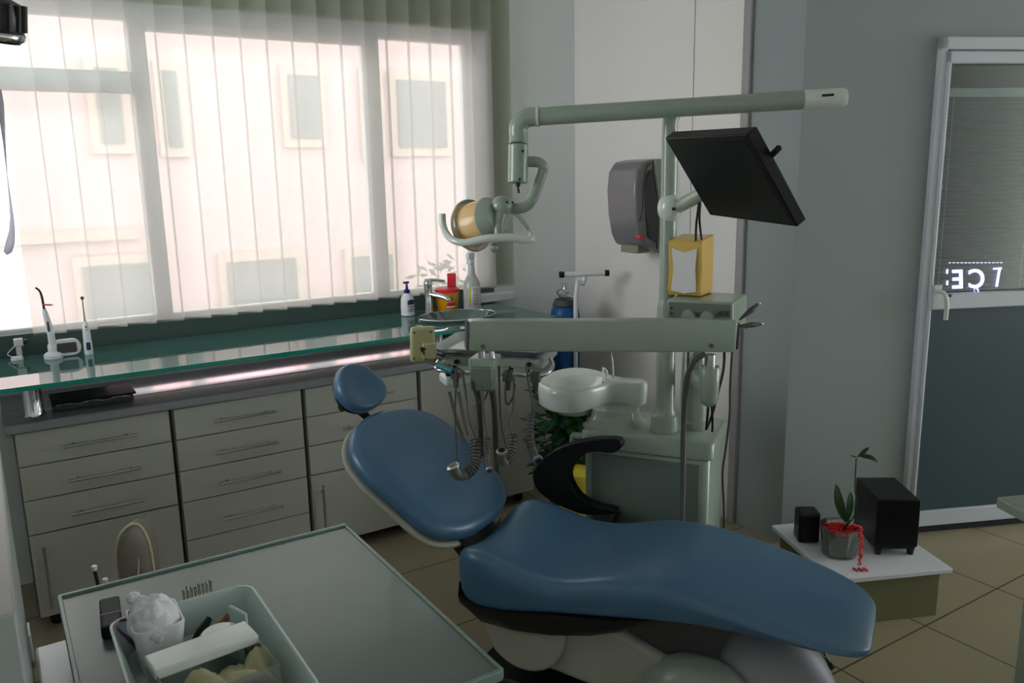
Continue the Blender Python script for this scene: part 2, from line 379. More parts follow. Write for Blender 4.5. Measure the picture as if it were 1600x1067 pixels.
sash.build('sash_rail', M_pvc, win, bevel=.004)
MB().box((WX0+.05, FY-.004, WZ0+.05), (WX1-.05, FY+.004, WZ1-.04)).build('window_pane', M_pane, win)
MB().box((WX0+.02, YW+.002, WZ0-.03), (WX1, FY+.0, WZ0)).build('window_sill', M_pvc, win)
MB().box((2.20, YW-.07, 1.004), (2.47, YW-.001, 1.05)).build('sill_end_block', M_pale, win, bevel=.006)
# vertical sheer blind, every slat its own mesh
vb = thing('vertical_blind', 'cream sheer vertical slat blind covering the wide window behind the glass shelf', 'blind', (1.3, 3.90, 2.6))
MB().box((.0, 3.875, 2.66), (2.50, 3.915, 2.70)).build('headrail', M_pvc, vb)
def slat(k, z0=1.075):
    x = .190+.1173*k; mb = MB(); rows = 14; n = 5
    ph = random.uniform(-.0015, .0015); vs = []; fs = []
    for i in range(rows+1):
        z = z0+(2.665-z0)*i/rows
        for j in range(n+1):
            t = j/n-.5; tw = 0.05+ph*8
            vs.append(V(x+t*.1225, 3.897-.010*(t*2)*1.0+.006*(1-(2*t)**2)+ph*math.sin(i*.7), z))
    for i in range(rows):
        for j in range(n): a_ = i*(n+1)+j; fs.append((a_, a_+1, a_+n+2, a_+n+1))
    mb.add(vs, fs); return mb
for k in range(20): slat(k).build('slat', M_sheer, vb)
# twisted stray slat at the left end
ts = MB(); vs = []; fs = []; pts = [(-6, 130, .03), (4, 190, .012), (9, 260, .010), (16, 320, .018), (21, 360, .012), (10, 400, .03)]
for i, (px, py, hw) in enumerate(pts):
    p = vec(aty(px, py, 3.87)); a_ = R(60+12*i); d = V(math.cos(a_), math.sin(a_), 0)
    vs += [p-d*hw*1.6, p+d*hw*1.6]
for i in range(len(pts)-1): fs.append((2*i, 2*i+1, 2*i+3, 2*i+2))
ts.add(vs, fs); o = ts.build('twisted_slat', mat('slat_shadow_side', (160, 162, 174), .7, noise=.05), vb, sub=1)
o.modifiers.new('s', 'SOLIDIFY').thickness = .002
# ---------------------------------------------------------------- street outside
M_fac = mat('facade_plaster', (206, 174, 174), .9, noise=.03, nscale=1)
M_fwin = mat('facade_window', (124, 122, 120), .6, noise=.1, nscale=2)
M_fsh = mat('facade_window_frame', (196, 170, 160), .7, noise=.03)
bd = thing('apartment_building', 'pale pink plastered house across the street seen through the blind', 'building', (3, 11, -3))
MB().box((-9, 11, -3), (16, 12, 5.2)).build('facade_wall', M_fac, bd)
MB().box((-9, 10.9, 1.0), (1.6, 11, 1.12)).box((-9, 10.9, 4.2), (16, 11, 4.4)).build('ledge', M_fsh, bd)
def fwin(x0, x1, z0, z1):
    f = MB().box((x0, 10.93, z0), (x1, 11.0, z1)).build('window', M_fsh, bd)
    MB().box((x0+.1, 10.90, z0+.12), (x1-.1, 10.935, z1-.12)).build('pane', M_fwin, f)
for x0, x1, z0, z1 in ((1.21, 1.66, 2.0, 3.08), (1.95, 2.3, 1.96, 3.08), (3.47, 4.06, 2.07, 3.1), (4.55, 4.9, 1.9, 3.1), (5.0, 5.95, 1.95, 3.1), (-1.5, -.7, 1.95, 3.1), (.85, 1.8, -.9, .82), (2.5, 3.6, -.9, .75), (4.2, 5.0, -.9, .7)):
    fwin(x0, x1, z0, z1)
gr = MB().box((-12, 4.3, -3.1), (18, 12, -3)).build('street_ground', mat('asphalt', (120, 120, 118), .9, noise=.1)); struct(gr)
tr = thing('street_tree', 'green leafy tree in the street seen faintly through the blind', 'tree', (4.9, 9.2, -3))
MB().tube([V(4.9, 9.2, -3), V(4.92, 9.2, -1.2)], [.12, .07], 10).build('trunk', M_brown, tr)
mb = MB()
for k in range(380):
    a_ = random.uniform(0, 6.28); rr = random.random()**.5; h = random.uniform(-1, 1); q = V(4.9+math.cos(a_)*rr*.75*(1-h*h)**.5, 9.2+math.sin(a_)*rr*.6*(1-h*h)**.5, -.35+h*1.0)
    d1 = V(random.uniform(-1, 1), random.uniform(-1, 1), random.uniform(-1, 1)).normalized(); d2 = d1.orthogonal().normalized()
    mb.add([q, q+d1*.08+d2*.03, q+d1*.16, q+d1*.08-d2*.03], [(0, 1, 2, 3)])
mb.build('foliage', M_green, tr)
# ================================================================ CABINETS UNDER THE WINDOW
CF = 3.42                      # front plane of the drawers
CB = 3.90
ct = tag(MB().box((-.02, CF-.025, .802), (2.30, CB, .838)).build('worktop', M_ctop, bevel=.008, seg=3), 'long pale grey glossy worktop running over the white cabinets', 'worktop')
MB().box((-.02, 3.572, .8375), (2.30, 3.897, .8405)).build('streak_reflector', mat('streak_mirror', (166, 160, 170), .10, .9, noise=.03, nscale=3), ct)  # mirror strip added to turn the wall slot into a bright streak
MB().box((-.02, 3.885, .8405), (2.30, 3.905, .862)).build('rear_upstand', M_pvc, ct)
def bar_handle(par, p0, p1, out=V(0, -1, 0)):
    d = (p1-p0); n = d.normalized(); o = out*.028; mb = MB().tube([p0+o, p1+o], .0055, 10)
    for t in (.14, .86): q = p0+d*t; mb.tube([q, q+o], .0045, 8)
    return mb.build('handle', M_steel, par)
def cabinet(x0, x1, zs, door, label, handles=True):
    t = thing('cabinet', label, 'cabinet', ((x0+x1)/2, 3.65, 0))
    MB().box((x0, CF+.02, .062), (x1, CB-.01, .80)).build('carcass', M_carc, t)
    for i in range(len(zs)-1):
        d = MB().box((x0+.006, CF, zs[i+1]+.002), (x1-.006, CF+.019, zs[i]-.002)).build('drawer', M_lam, t, bevel=.0015, seg=1)
        zc = (zs[i]+zs[i+1])/2 if i else .728; xc = (x0+x1)/2+.012
        zc = {0: .728, 1: .592, 2: .459, 3: .303}.get(i, zc)
        if i < 4: bar_handle(d, V(xc-.128, CF, zc), V(xc+.128, CF, zc))
    if door:
        d = MB().box((x0+.006, CF, .064), (x1-.006, CF+.019, zs[-1]-.004)).build('door', M_lam, t, bevel=.0015, seg=1)
        hx = x0+.048 if handles is True else handles
        bar_handle(d, V(hx, CF, .355 if zs[-1] < .6 else .60), V(hx, CF, .105 if zs[-1] < .6 else .44))
    for x in (x0+.06, x1-.06):
        for y in (CF+.07, CB-.08):
            MB().lathe([(.012, .062), (.022, .05), (.024, .01), (.018, 0)], (x, y, 0), n=14).build('foot', M_black, t)
    return t
cabinet(.004, .545, [.798, .668, .535, .40], True, 'white cabinet with three drawers over a door, at the left end under the glass shelf')
cabinet(.552, 1.084, [.798, .668, .534, .40, .233, .064], False, 'white cabinet of drawers only, five deep, second from the left')
cabinet(1.091, 1.637, [.798, .668, .535, .40], True, 'white cabinet with three drawers over a door, partly hidden by the blue headrest')
cabinet(1.645, 2.287, [.798], True, 'white cabinet with one tall door and no drawers, right end behind the hanging hoses', 1.938)
# glass shelf over the worktop, held by steel cylinders
gs = thing('glass_shelf', 'long green tinted glass shelf above the worktop in front of the window', 'shelf', (1.2, 3.58, 1.0))
ZS = 1.0
BC = V(1.93, 3.555, ZS); BRX, BRY = .2, .15
def holed(x0, x1, y0, y1, z0, z1):
    mb = MB(); N = 64; ring = []; outr = []
    angs = sorted([2*math.pi*k/N for k in range(N)]+[math.atan2(y-BC.y, x-BC.x) % (2*math.pi) for x in (x0, x1) for y in (y0, y1)])
    for a_ in angs:
        c_, s_ = math.cos(a_), math.sin(a_); ring.append((BC.x+BRX*.985*c_*1.0, BC.y+BRY*.985*s_)) if 0 else None
        k_ = 1/math.sqrt((c_/BRX)**2+(s_/BRY)**2); ring.append((BC.x+k_*c_, BC.y+k_*s_))
        t_ = min([(x1-BC.x)/c_ if c_ > 1e-9 else 1e9, (x0-BC.x)/c_ if c_ < -1e-9 else 1e9, (y1-BC.y)/s_ if s_ > 1e-9 else 1e9, (y0-BC.y)/s_ if s_ < -1e-9 else 1e9])
        outr.append((BC.x+t_*c_, BC.y+t_*s_))
    n = len(angs); vs = [V(x, y, z) for z in (z0, z1) for L_ in (ring, outr) for x, y in L_]
    fs = []
    for k in range(n):
        j = (k+1) % n
        fs += [(k, j, n+j, n+k), (2*n+k, 3*n+k, 3*n+j, 2*n+j), (k, 2*n+k, 2*n+j, j), (n+k, n+j, 3*n+j, 3*n+k)]
    return mb.add(vs, fs)
holed(-.25, 2.33, 3.285, 3.895, ZS-.012, ZS).build('glass_top', M_shelfg, gs)
MB().box((-.25, 3.279, ZS-.016), (2.335, 3.285, ZS+.0005)).box((2.33, 3.285, ZS-.016), (2.335, 3.895, ZS+.0005)).build('glass_edge', M_edge, gs)
for x in (.085, 1.78):
    MB().lathe([(.034, .838), (.036, .842), (.032, .85), (.032, .970), (.036, .983), (.036, .984)], (x, 3.49, 0), n=24).build('support_cylinder', M_chrome, gs)
# items under the shelf
bk = thing('closed_folder', 'dark folded folder of papers lying on the worktop under the glass shelf', 'folder', (.30, 3.52, .84))
MB().box((.15, 3.50, .841), (.43, 3.66, .862)).build('folder_body', M_dgrey, bk, bevel=.003)
MB().box((.145, 3.495, .866), (.44, 3.67, .874)).build('folder_cover', M_blackg, bk, bevel=.002)
pg = MB(); vs = [V(.16+.02*i, 3.498, .862+.003*math.sin(i*1.3)) for i in range(14)]+[V(.16+.02*i, 3.64, .864+.002*math.sin(i*1.1)) for i in range(14)]
pg.add(vs, [(i, i+1, 15+i, 14+i) for i in range(13)]); pg.build('loose_page', M_paper, bk).modifiers.new('s', 'SOLIDIFY').thickness = .0015
# dental curing light standing in its base
def S(x, y, dz=0): p = vec(atz(x, y, ZS)); p.y = min(p.y, 3.83); return p+V(0, 0, dz)
p = V(.185, 3.76, ZS)
t = thing('curing_light', 'slim white curing light with red shield standing in its round base on the glass shelf', 'dental tool', p)
MB().lathe([(.035, .0), (.036, .012), (.03, .02), (.018, .026), (.018, .05), (.016, .055)], p, n=24).build('charging_base', M_pale, t)
MB().tube([p+V(0, 0, .045), p+V(0, 0, .10), p+V(-.008, 0, .17), p+V(-.012, 0, .20)], [.013, .0135, .011, .007], 14, 3).build('handle', M_pale, t)
MB().tube([p+V(-.012, 0, .20), p+V(-.014, 0, .25), p+V(-.020, 0, .275), p+V(-.032, 0, .288)], [.0045, .0045, .004, .0035], 10, 4).build('light_rod', M_black, t)
MB().lathe([(.018, 0), (.019, .0015), (.018, .003)], p+V(.002, -.008, .215), (0.12, .25, 1), 20).build('shield', M_redbead, t)
MB().obox(p+V(-.006, -.012, .13), V(1, 0, 0), V(0, 1, 0), V(0, 0, 1), .004, .003, .02).build('button', M_greyr, t)
# digital clock
p = V(.235, 3.765, ZS)
t = thing('desk_clock', 'small white rounded clock with a grey display between curing light and toothbrush', 'clock', p)
fn = lambda a_, b_, q: V(p.x+a_, p.y+q+b_*.15, p.z+.036+b_)
MB().prism(rrect(.052, .033, .030, 7), fn, -.014, .014).build('case', M_pale, t, bevel=.003)
MB().prism(rrect(.036, .020, .006), fn, -.0165, -.013).build('display', M_dgrey, t)
# electric toothbrush
p = V(.312, 3.75, ZS)
t = thing('electric_toothbrush', 'white electric toothbrush with a round head standing upright on the glass shelf', 'toothbrush', p)
MB().lathe([(.016, 0), (.017, .004), (.0165, .03), (.0145, .09), (.0125, .125), (.006, .133), (.005, .137)], p, n=20).build('handle', M_pale, t)
MB().tube([p+V(0, 0, .135), p+V(0, 0, .19), p+V(0, 0, .225)], [.0045, .0032, .003], 10).build('neck', M_steel, t)
MB().lathe([(.003, -.006), (.007, -.005), (.007, .004), (.005, .008)], p+V(0, 0, .232), (0, -1, 0), 16).build('brush_head', M_greyr, t)
for z, r_ in ((.115, .004), (.104, .003)):
    MB().lathe([(r_, 0), (r_*.8, .003)], p+V(0, -.0125, z), (0, -1, 0), 12).build('button', M_dgrey, t)
MB().prism(rrect(.008, .016, .004), lambda a_, b_, q: V(p.x+a_, p.y-.0163+q, p.z+.035+b_), -.0005, .0006).build('blue_panel', M_text, t)
# puck with a cord at the far left
p = S(27, 562); t = thing('puck_holder', 'small white round charger puck with thin cord at the left shelf end', 'charger', p)
MB().lathe([(.022, 0), (.023, .006), (.019, .013), (.010, .014), (.009, .011)], p, n=22).build('body', M_pale, t)
MB().tube([p+V(-.01, .02, .008), p+V(-.03, .04, .02), p+V(.0, .05, .05), p+V(.015, .055, .075)], .002, 6, 5).build('cord', M_pale, t)
t = thing('plug_adapter', 'white plug adapter with black tip against the left end of the window', 'adapter', (.075, 3.86, 1.03))
MB().box((.055, 3.855, 1.045), (.088, 3.885, 1.075)).box((.06, 3.86, 1.0), (.08, 3.88, 1.045)).build('adapter_body', M_pale, t, bevel=.003)
MB().box((.088, 3.857, 1.050), (.103, 3.883, 1.068)).build('black_tip', M_black, t, bevel=.002)
# soap pump bottle
p = V(1.765, 3.77, ZS)
t = thing('soap_bottle', 'white soap pump bottle with a dark blue pump and label on the glass shelf', 'bottle', p)
MB().lathe([(.028, 0), (.034, .004), (.035, .05), (.033, .085), (.024, .105), (.015, .113), (.013, .118)], p, n=28).build('bottle_body', M_pale, t)
MB().lathe([(.015, .115), (.016, .128), (.008, .135), (.006, .15), (.0055, .162)], p, n=18).tube([p+V(-.018, 0, .168), p+V(.012, 0, .168)], .0055, 10).build('pump', M_navy, t)
lb = MB(); n_ = 8; vs = []
for z in (.022, .082):
    for j in range(n_+1):
        a_ = R(-120+75*j/n_); vs.append(p+V(.0356*math.cos(a_), .0356*math.sin(a_), z))
lb.add(vs, [(j, j+1, n_+2+j, n_+1+j) for j in range(n_)]); lb.build('label', M_paper, t).modifiers.new('s', 'SOLIDIFY').thickness = .0008
lb = MB(); vs = []
for z in (.060, .080):
    for j in range(n_+1):
        a_ = R(-115+65*j/n_); vs.append(p+V(.0366*math.cos(a_), .0366*math.sin(a_), z+(.006*math.sin(math.pi*j/n_) if z > .07 else 0)))
lb.add(vs, [(j, j+1, n_+2+j, n_+1+j) for j in range(n_)]); lb.build('brand_band', M_text, t).modifiers.new('s', 'SOLIDIFY').thickness = .0006
nrm = V(.46, -.89, 0).normalized(); ax = V(.89, .46, 0).normalized()
nr2 = V(math.cos(R(-82)), math.sin(R(-82)), 0); ax2 = V(-nr2.y, nr2.x, 0)
text_mesh('Protex', .017, p+nr2*.0372+V(0, 0, .046), ax2, V(0, 0, 1), M_text, 'label_text', t, .0004)
MB().obox(p+nr2*.0374+V(0, 0, .036), ax2, nr2, V(0, 0, 1), .013, .0005, .0022).obox(p+nr2*.0374+V(0, 0, .029), ax2, nr2, V(0, 0, 1), .010, .0005, .0016).build('green_label_lines', M_gink, t)
# glass basin let into the shelf
bc = BC.copy()
t = thing('glass_basin', 'round green glass wash basin with chrome rim set in the glass shelf', 'basin', bc-V(0, 0, .09))
pr_ = [(.02, -.088), (.09, -.08), (.15, -.05), (.185, -.01), (.198, .012), (.203, .012), (.19, -.012), (.155, -.055), (.092, -.087), (.02, -.095)]
mb = MB(); rings = [[bc+V(r_*math.cos(2*math.pi*k/40), r_*.75*math.sin(2*math.pi*k/40), z) for k in range(40)] for r_, z in pr_]
mb.loft(rings, cap=True).build('bowl', M_shelfg, t)
mb = MB(); mb.tube([bc+V(.2*math.cos(a_), .2*.75*math.sin(a_), .013) for a_ in [2*math.pi*k/48 for k in range(49)]], .0035, 8, caps=False).build('rim', M_chrome, t)
MB().lathe([(.0, 0), (.018, 0), (.02, .004), (.012, .006)], bc+V(0, 0, -.088), n=20).build('drain', M_chrome, t)
# faucet
p = V(1.893, 3.79, ZS)
t = thing('basin_faucet', 'chrome lever faucet standing behind the glass basin beside the orange bin', 'faucet', p)
MB().lathe([(.026, 0), (.026, .006), (.021, .012), (.020, .125), (.021, .135)], p, n=24).build('column', M_chrome, t)
MB().tube([p+V(.0, 0, .095), p+V(.04, -.055, .088), p+V(.065, -.09, .075), p+V(.068, -.093, .064)], [.015, .013, .012, .011], 14, 3).build('spout', M_chrome, t)
MB().lathe([(.021, .135), (.024, .15), (.020, .165), (.01, .172)], p, n=22).tube([p+V(-.012, .005, .165), p+V(.03, -.02, .168), p+V(.075, -.045, .160)], [.010, .008, .006], 10, 2).build('lever', M_chrome, t)
# sharps bin
p = V(2.003, 3.79, ZS)
t = thing('sharps_bin', 'orange sharps bin with a raised red lid flap beside the faucet', 'bin', p)
MB().lathe([(.050, 0), (.053, .004), (.060, .095), (.0605, .10)], p, n=32).build('bin_body', M_tape, t)
MB().lathe([(.063, .098), (.064, .112), (.055, .118), (.02, .120)], p, n=32).build('lid', M_red, t)
MB().obox(p+V(.035, .012, .150), V(.8, -.6, 0).normalized(), V(.6, .8, 0).normalized(), V(0, 0, 1), .023, .003, .040).build('flap', M_red, t, bevel=.003)
lb = MB(); vs = []
def wrap(z0, z1, a0, a1, r0, r1, name, mt):
    lb = MB(); vs = []
    for z, r_ in ((z0, r0), (z1, r1)):
        for j in range(9): a_ = R(a0+(a1-a0)*j/8); vs.append(p+V(r_*math.cos(a_), r_*math.sin(a_), z))
    lb.add(vs, [(j, j+1, 10+j, 9+j) for j in range(8)]); lb.build(name, mt, t).modifiers.new('s', 'SOLIDIFY').thickness = .0006
wrap(.020, .082, -125, -70, .0550, .0596, 'label', M_yell)
wrap(.032, .050, -122, -74, .0560, .0574, 'red_label_band', M_red)
wrap(.020, .029, -122, -74, .0552, .0560, 'white_label_band', M_paper)
nr3 = V(math.cos(R(-98)), math.sin(R(-98)), 0); ax3 = V(-nr3.y, nr3.x, 0)
mk = MB()
for k in range(3):
    a_ = R(90+120*k); c_ = p+nr3*.0605+V(0, 0, .066)+(ax3*math.cos(a_)+V(0, 0, 1)*math.sin(a_))*.007
    mk.tube([c_+(ax3*math.cos(b_)+V(0, 0, 1)*math.sin(b_))*.006 for b_ in [2*math.pi*j/12 for j in range(13)]], .0010, 5, caps=False)
mk.build('hazard_mark', M_brown, t)
# spray bottle
p = V(2.10, 3.70, ZS)
t = thing('spray_bottle', 'tall translucent white spray bottle with a trigger head beside the orange bin', 'bottle', p)
MB().lathe([(.038, 0), (.044, .005), (.045, .06), (.044, .135), (.036, .16), (.019, .19), (.015, .24), (.014, .25)], p, n=32).build('bottle_body', M_smoke, t)
MB().lathe([(.016, .245), (.016, .268), (.012, .272)], p, n=20).obox(p+V(-.006, -.004, .285), V(1, .5, 0).normalized(), V(-.5, 1, 0).normalized(), V(0, 0, 1), .028, .010, .014).build('trigger_head', M_pale, t, bevel=.004)
MB().tube([p+V(-.022, -.014, .275), p+V(-.034, -.02, .262), p+V(-.036, -.021, .245)], [.004, .0035, .003], 8, 2).build('trigger', M_pale, t)
wrap(.03, .13, -125, -62, .0458, .0455, 'label', M_paper)
wrap(.03, .125, -139, -126, .0458, .0455, 'yellow_label_edge', M_ybin)
ax4 = V(math.cos(R(-5)), math.sin(R(-5)), 0); nr4 = V(math.cos(R(-95)), math.sin(R(-95)), 0)
tx = MB()
for k in range(8): tx.obox(p+nr4*.0470+V(0, 0, .118-.011*k), ax4, nr4, V(0, 0, 1), .017-.004*(k % 3 == 2), .0004, .0012)
tx.build('label_lines', M_greyr, t)
# ================================================================ OXYGEN TROLLEY
p = V(2.62, 3.60, 0)
t = thing('oxygen_cylinder', 'blue oxygen cylinder with brass valve standing on a white trolley in the wall corner', 'gas cylinder', p)
MB().lathe([(.07, .05), (.08, .06), (.08, .93), (.074, .965), (.05, 1.0), (.022, 1.02), (.016, 1.025)], p, n=30).build('cylinder_body', M_blue, t)
MB().lathe([(.066, .985), (.068, .99), (.056, 1.02), (.03, 1.03), (.02, 1.032)], p, n=24).build('neck_collar', M_dgrey, t)
p = p+V(0, 0, .03); vb_ = MB().lathe([(.012, .99), (.013, 1.05), (.009, 1.06), (.016, 1.063), (.016, 1.075), (.006, 1.077)], p, n=16)
vb_.tube([p+V(-.05, 0, 1.03), p+V(.02, 0, 1.03)], .010, 10).lathe([(.02, 0), (.022, .004), (.022, .02), (.018, .022)], p+V(-.04, -.012, 1.03), (0, -1, 0), 18)
vb_.build('valve', M_steel, t); p = p-V(0, 0, .03)
t2 = thing('cylinder_trolley', 'white T handled trolley frame strapped around the blue oxygen cylinder', 'trolley', p+V(.02, -.09, 0))
q = p+V(.0, -.098, .02)
MB().tube([q+V(0, 0, .10), q+V(0, 0, 1.02), q+V(.04, -.01, 1.09), q+V(.055, -.01, 1.135)], .0125, 12, 3).tube([q+V(.005, 0, .1), q+V(.02, .16, .04)], .012, 10).build('upright', M_pale, t2)
MB().tube([q+V(-.055, .03, 1.145), q+V(.145, -.06, 1.145)], .0145, 14).build('handle_bar', M_pale, t2)
for a_, b_ in ((-.055, .03), (.145, -.06)):
    d = V(.2, -.09, 0).normalized(); c_ = q+V(a_, b_, 1.145); s_ = -1 if a_ < 0 else 1
    MB().tube([c_, c_+d*s_*.024], .017, 12).build('grip_end', M_black, t2)
mb = MB(); mb.tube([p+V(.089*math.cos(R(a_)), .089*math.sin(R(a_)), .85) for a_ in range(0, 361, 15)], .010, 8, caps=False).build('strap_ring', M_pale, t2)
MB().box((p.x-.09, p.y-.09, .02), (p.x+.09, p.y+.09, .045)).build('foot_plate', M_pale, t2, bevel=.004)
for s_ in (-1, 1): MB().tube([p+V(.095*s_, .06, .04), p+V(.125*s_, .06, .04)], .038, 18).build('wheel', M_black, t2)
# potted plant behind the bowl
pp = V(2.27, 3.06, 0)
t = thing('floor_plant', 'dark leafy green plant in a pot standing behind the white spittoon unit', 'plant', pp)
MB().lathe([(.09, 0), (.10, .01), (.13, .22), (.135, .235), (.12, .235), (.115, .21)], pp, n=26).build('plant_pot', M_dgrey, t)
MB().lathe([(.0, .205), (.115, .205), (.116, .21)], pp, n=22).build('soil', M_soil, t)
mb = MB(); st = MB()
for k in range(420):
    a_ = random.uniform(0, 6.28); h = random.uniform(.25, .72); rr = random.uniform(.01, .17); q = pp+V(math.cos(a_)*rr, math.sin(a_)*rr, h)
    d1 = V(math.cos(a_), math.sin(a_), random.uniform(-.8, .6)).normalized(); d2 = d1.cross(V(0, 0, 1)).normalized(); n_ = d1.cross(d2); L_ = random.uniform(.06, .11)
    mb.add([q, q+d1*L_*.35+d2*.022+n_*.004, q+d1*L_*.8+d2*.014, q+d1*L_, q+d1*L_*.8-d2*.014, q+d1*L_*.35-d2*.022+n_*.004, q+d1*L_*.5-n_*.006], [(0, 1, 6), (1, 2, 6), (2, 3, 6), (3, 4, 6), (4, 5, 6), (5, 0, 6)])
    if k % 24 == 0: st.tube([pp+V(0, 0, .2), pp+V(math.cos(a_)*rr*.5, math.sin(a_)*rr*.5, h*.6), q], [.004, .003, .002], 6, 3)
mb.build('leaves', M_green, t); st.build('stems', M_brown, t)
p = V(2.135, 2.86, 0)
t = thing('pedal_bin', 'yellow plastic waste bin on the floor behind the black armrest', 'bin', p)
MB().lathe([(.06, 0), (.065, .005), (.082, .34), (.085, .345), (.085, .355), (.08, .355), (.078, .34)], p, n=28).build('bin_body', M_ybin, t)
MB().lathe([(.084, .356), (.085, .37), (.05, .385), (.0, .387)], p, n=28).build('lid', M_ybin, t)
# ================================================================ TOWEL DISPENSER on the side wall
t = thing('towel_dispenser', 'smoky grey paper towel dispenser with a pale back fixed to the white wall', 'dispenser', (XB-.1, 3.2, 1.3))
ya = aty(1000, 320, 1); 
def onwall(x, y, X): r = ray(x, y); return vec(CAM+r*X/r[0])
q0 = onwall(1040, 250, XB-.03); q1 = onwall(1040, 395, XB-.03)
zt, zb = 1.75, 1.30; y0, y1 = 3.10, 3.33; XW = XB
def prof(off):  # side outline in (distance from wall, z)
    return [(.0, zt-.005), (.13, zt-.002), (.20, zt-.018), (.235, zt-.07), (.242, zt-.15), (.236, zt-.24), (.215, zt-.33), (.19, zt-.368), (.15, zt-.43), (.0, zt-.445)]
bkp = [(.0, zt), (.13, zt), (.128, zt-.06), (.115, zt-.12), (.10, zt-.20), (.095, zt-.28), (.095, zt-.445), (.0, zt-.455)]
MB().prism(bkp, lambda a_, b_, q: V(XW-a_, q, b_), y0, y1).build('back_housing', M_dental, t, bevel=.006)
cv = [(.132, zt), (.20, zt-.012), (.238, zt-.06), (.248, zt-.15), (.240, zt-.27), (.218, zt-.37), (.19, zt-.42), (.10, zt-.45), (.097, zt-.30), (.104, zt-.20), (.120, zt-.11), (.135, zt-.05)]
MB().prism(cv, lambda a_, b_, q: V(XW-a_, q, b_), y0+.004, y1-.004).build('front_cover', M_disp, t, bevel=.014, seg=4)
wn = [(.15, zt-.05), (.17, zt-.06), (.186, zt-.12), (.180, zt-.28), (.165, zt-.38), (.108, zt-.41), (.106, zt-.28), (.115, zt-.19), (.130, zt-.12)]
MB().prism(wn, lambda a_, b_, q: V(XW-a_, q, b_), y0-.003, y0+.01).build('side_window', M_dispd, t, bevel=.003)
MB().tube([V(XW-a_, y0+.001, b_) for a_, b_ in [(.15, zt-.02), (.178, zt-.04), (.196, zt-.12), (.200, zt-.22), (.215, zt-.29), (.226, zt-.29)]], .0022, 6, 3).build('seam', M_dgrey, t)
MB().box((XW-.19, y0+.05, zb-.01), (XW-.11, y1-.05, zb+.03)).build('outlet_lip', M_carc, t, bevel=.004)
MB().tube([V(XW-.212, y0-.002, zt-.375), V(XW-.212, y0+.02, zt-.375)], .012, 14).build('red_badge', M_red, t)
# ================================================================ SPITTOON UNIT
U = Frame((1.813, 2.404), -56)
t = thing('spittoon_unit', 'white dental spittoon cabinet with a bowl on top, behind the black armrest', 'dental unit', U(.25, .16, 0))
def slab(F, u0, u1, v0, v1, z0, z1, r, z_mid=None):
    mb = MB(); c0, c1 = (u0+u1)/2, (v0+v1)/2
    rings = []
    for z, k in ((z0, 0), (z1-.012, 0), (z1-.004, .004), (z1, .012)):
        rings.append([F(c0+a_, c1+b_, z) for a_, b_ in rrect((u1-u0)/2-k, (v1-v0)/2-k, r)])
    return mb.loft(rings)
slab(U, .012, .485, .012, .32, .03, .675, .03).build('body', M_dental, t)
slab(U, 0, .50, 0, .335, .675, .74, .035).build('top_cover', M_dental, t, bevel=.004)
MB().box((.045, .004, .10), (.455, .016, .655), U).build('front_panel', M_dentald, t, bevel=.006)
MB().box((.01, .01, 0), (.49, .32, .03), U).build('plinth', M_dgrey, t)
MB().tube([U(-.002, .05, .70), U(-.045, .05, .70)], .014, 12).tube([U(-.045, .05, .70), U(-.045, .05, .66)], .010, 12).build('side_valve', M_dental, t)
def uz(pts, z):
    o = []
    for x, y in pts: p_ = vec(atz(x, y, z))-U.o; o.append((p_.dot(U.L), p_.dot(U.W)))
    return o
rim = uz([(840, 598), (850, 605), (865, 610), (896, 612), (928, 606), (955, 599), (985, 600), (1007, 600), (1012, 596), (1005, 592), (977, 590), (955, 585), (928, 577), (896, 574), (866, 579), (846, 589)], .88)
cu = sum(a_ for a_, b_ in rim)/len(rim); cv = sum(b_ for a_, b_ in rim)/len(rim)
mb = MB(); rings = []
def fine(pl, n=4):
    o = []
    for i in range(len(pl)):
        p0, p1, p2, p3 = [Vector(pl[(i+k) % len(pl)]) for k in (-1, 0, 1, 2)]
        for k in range(n):
            x_ = k/n; o.append(tuple(.5*((2*p1)+(p2-p0)*x_+(2*p0-5*p1+4*p2-p3)*x_*x_+(3*p1-p0-3*p2+p3)*x_**3)))
    return o
rim = fine(rim, 3)
def inset(pl, d_):
    return [(a_-(a_-cu)/max(1e-6, math.hypot(a_-cu, b_-cv))*min(d_, math.hypot(a_-cu, b_-cv)*.8), b_-(b_-cv)/max(1e-6, math.hypot(a_-cu, b_-cv))*min(d_, math.hypot(a_-cu, b_-cv)*.8)) for a_, b_ in pl]
for z, d_ in ((.764, .14), (.766, .06), (.790, .040), (.792, .010), (.797, .004), (.862, .0), (.874, .002), (.881, .009), (.882, .013), (.879, .020), (.876, .026)):
    rings.append([U(a_, b_, z) for a_, b_ in inset(rim, d_)])
c2u, c2v = -.075, .19
for z, r_ in ((.874, .130), (.866, .122), (.842, .10), (.826, .06), (.822, .012)):
    ring = []
    for a_, b_ in rim:
        g_ = math.atan2(b_-c2v, a_-c2u); ring.append(U(c2u+r_*.85*math.cos(g_), c2v+r_*1.15*math.sin(g_), z))
    rings.append(ring)
mb.loft(rings); mb.build('bowl', M_dentalw, t, angle=60)
mb = MB(); rings = []
for z, k in ((.738, .115), (.75, .095), (.775, .085), (.80, .08)):
    rings.append([U(.10+a_*k/.1, .14+b_*k/.1, z) for a_, b_ in rrect(.1, .085, .04)])
mb.loft(rings).build('bowl_support', M_dental, t)
q = vec(atz(948, 592, .885))
MB().tube([q, q+V(0, 0, .03), q+V(-.015, .005, .045), q+V(-.045, -.035, .035), q+V(-.075, -.07, .012)], .0045, 10, 5).lathe([(.012, 0), (.012, .004), (.006, .008)], q, n=16).build('rinse_pipe', M_pale, t)
q = vec(atz(958, 590, .885))
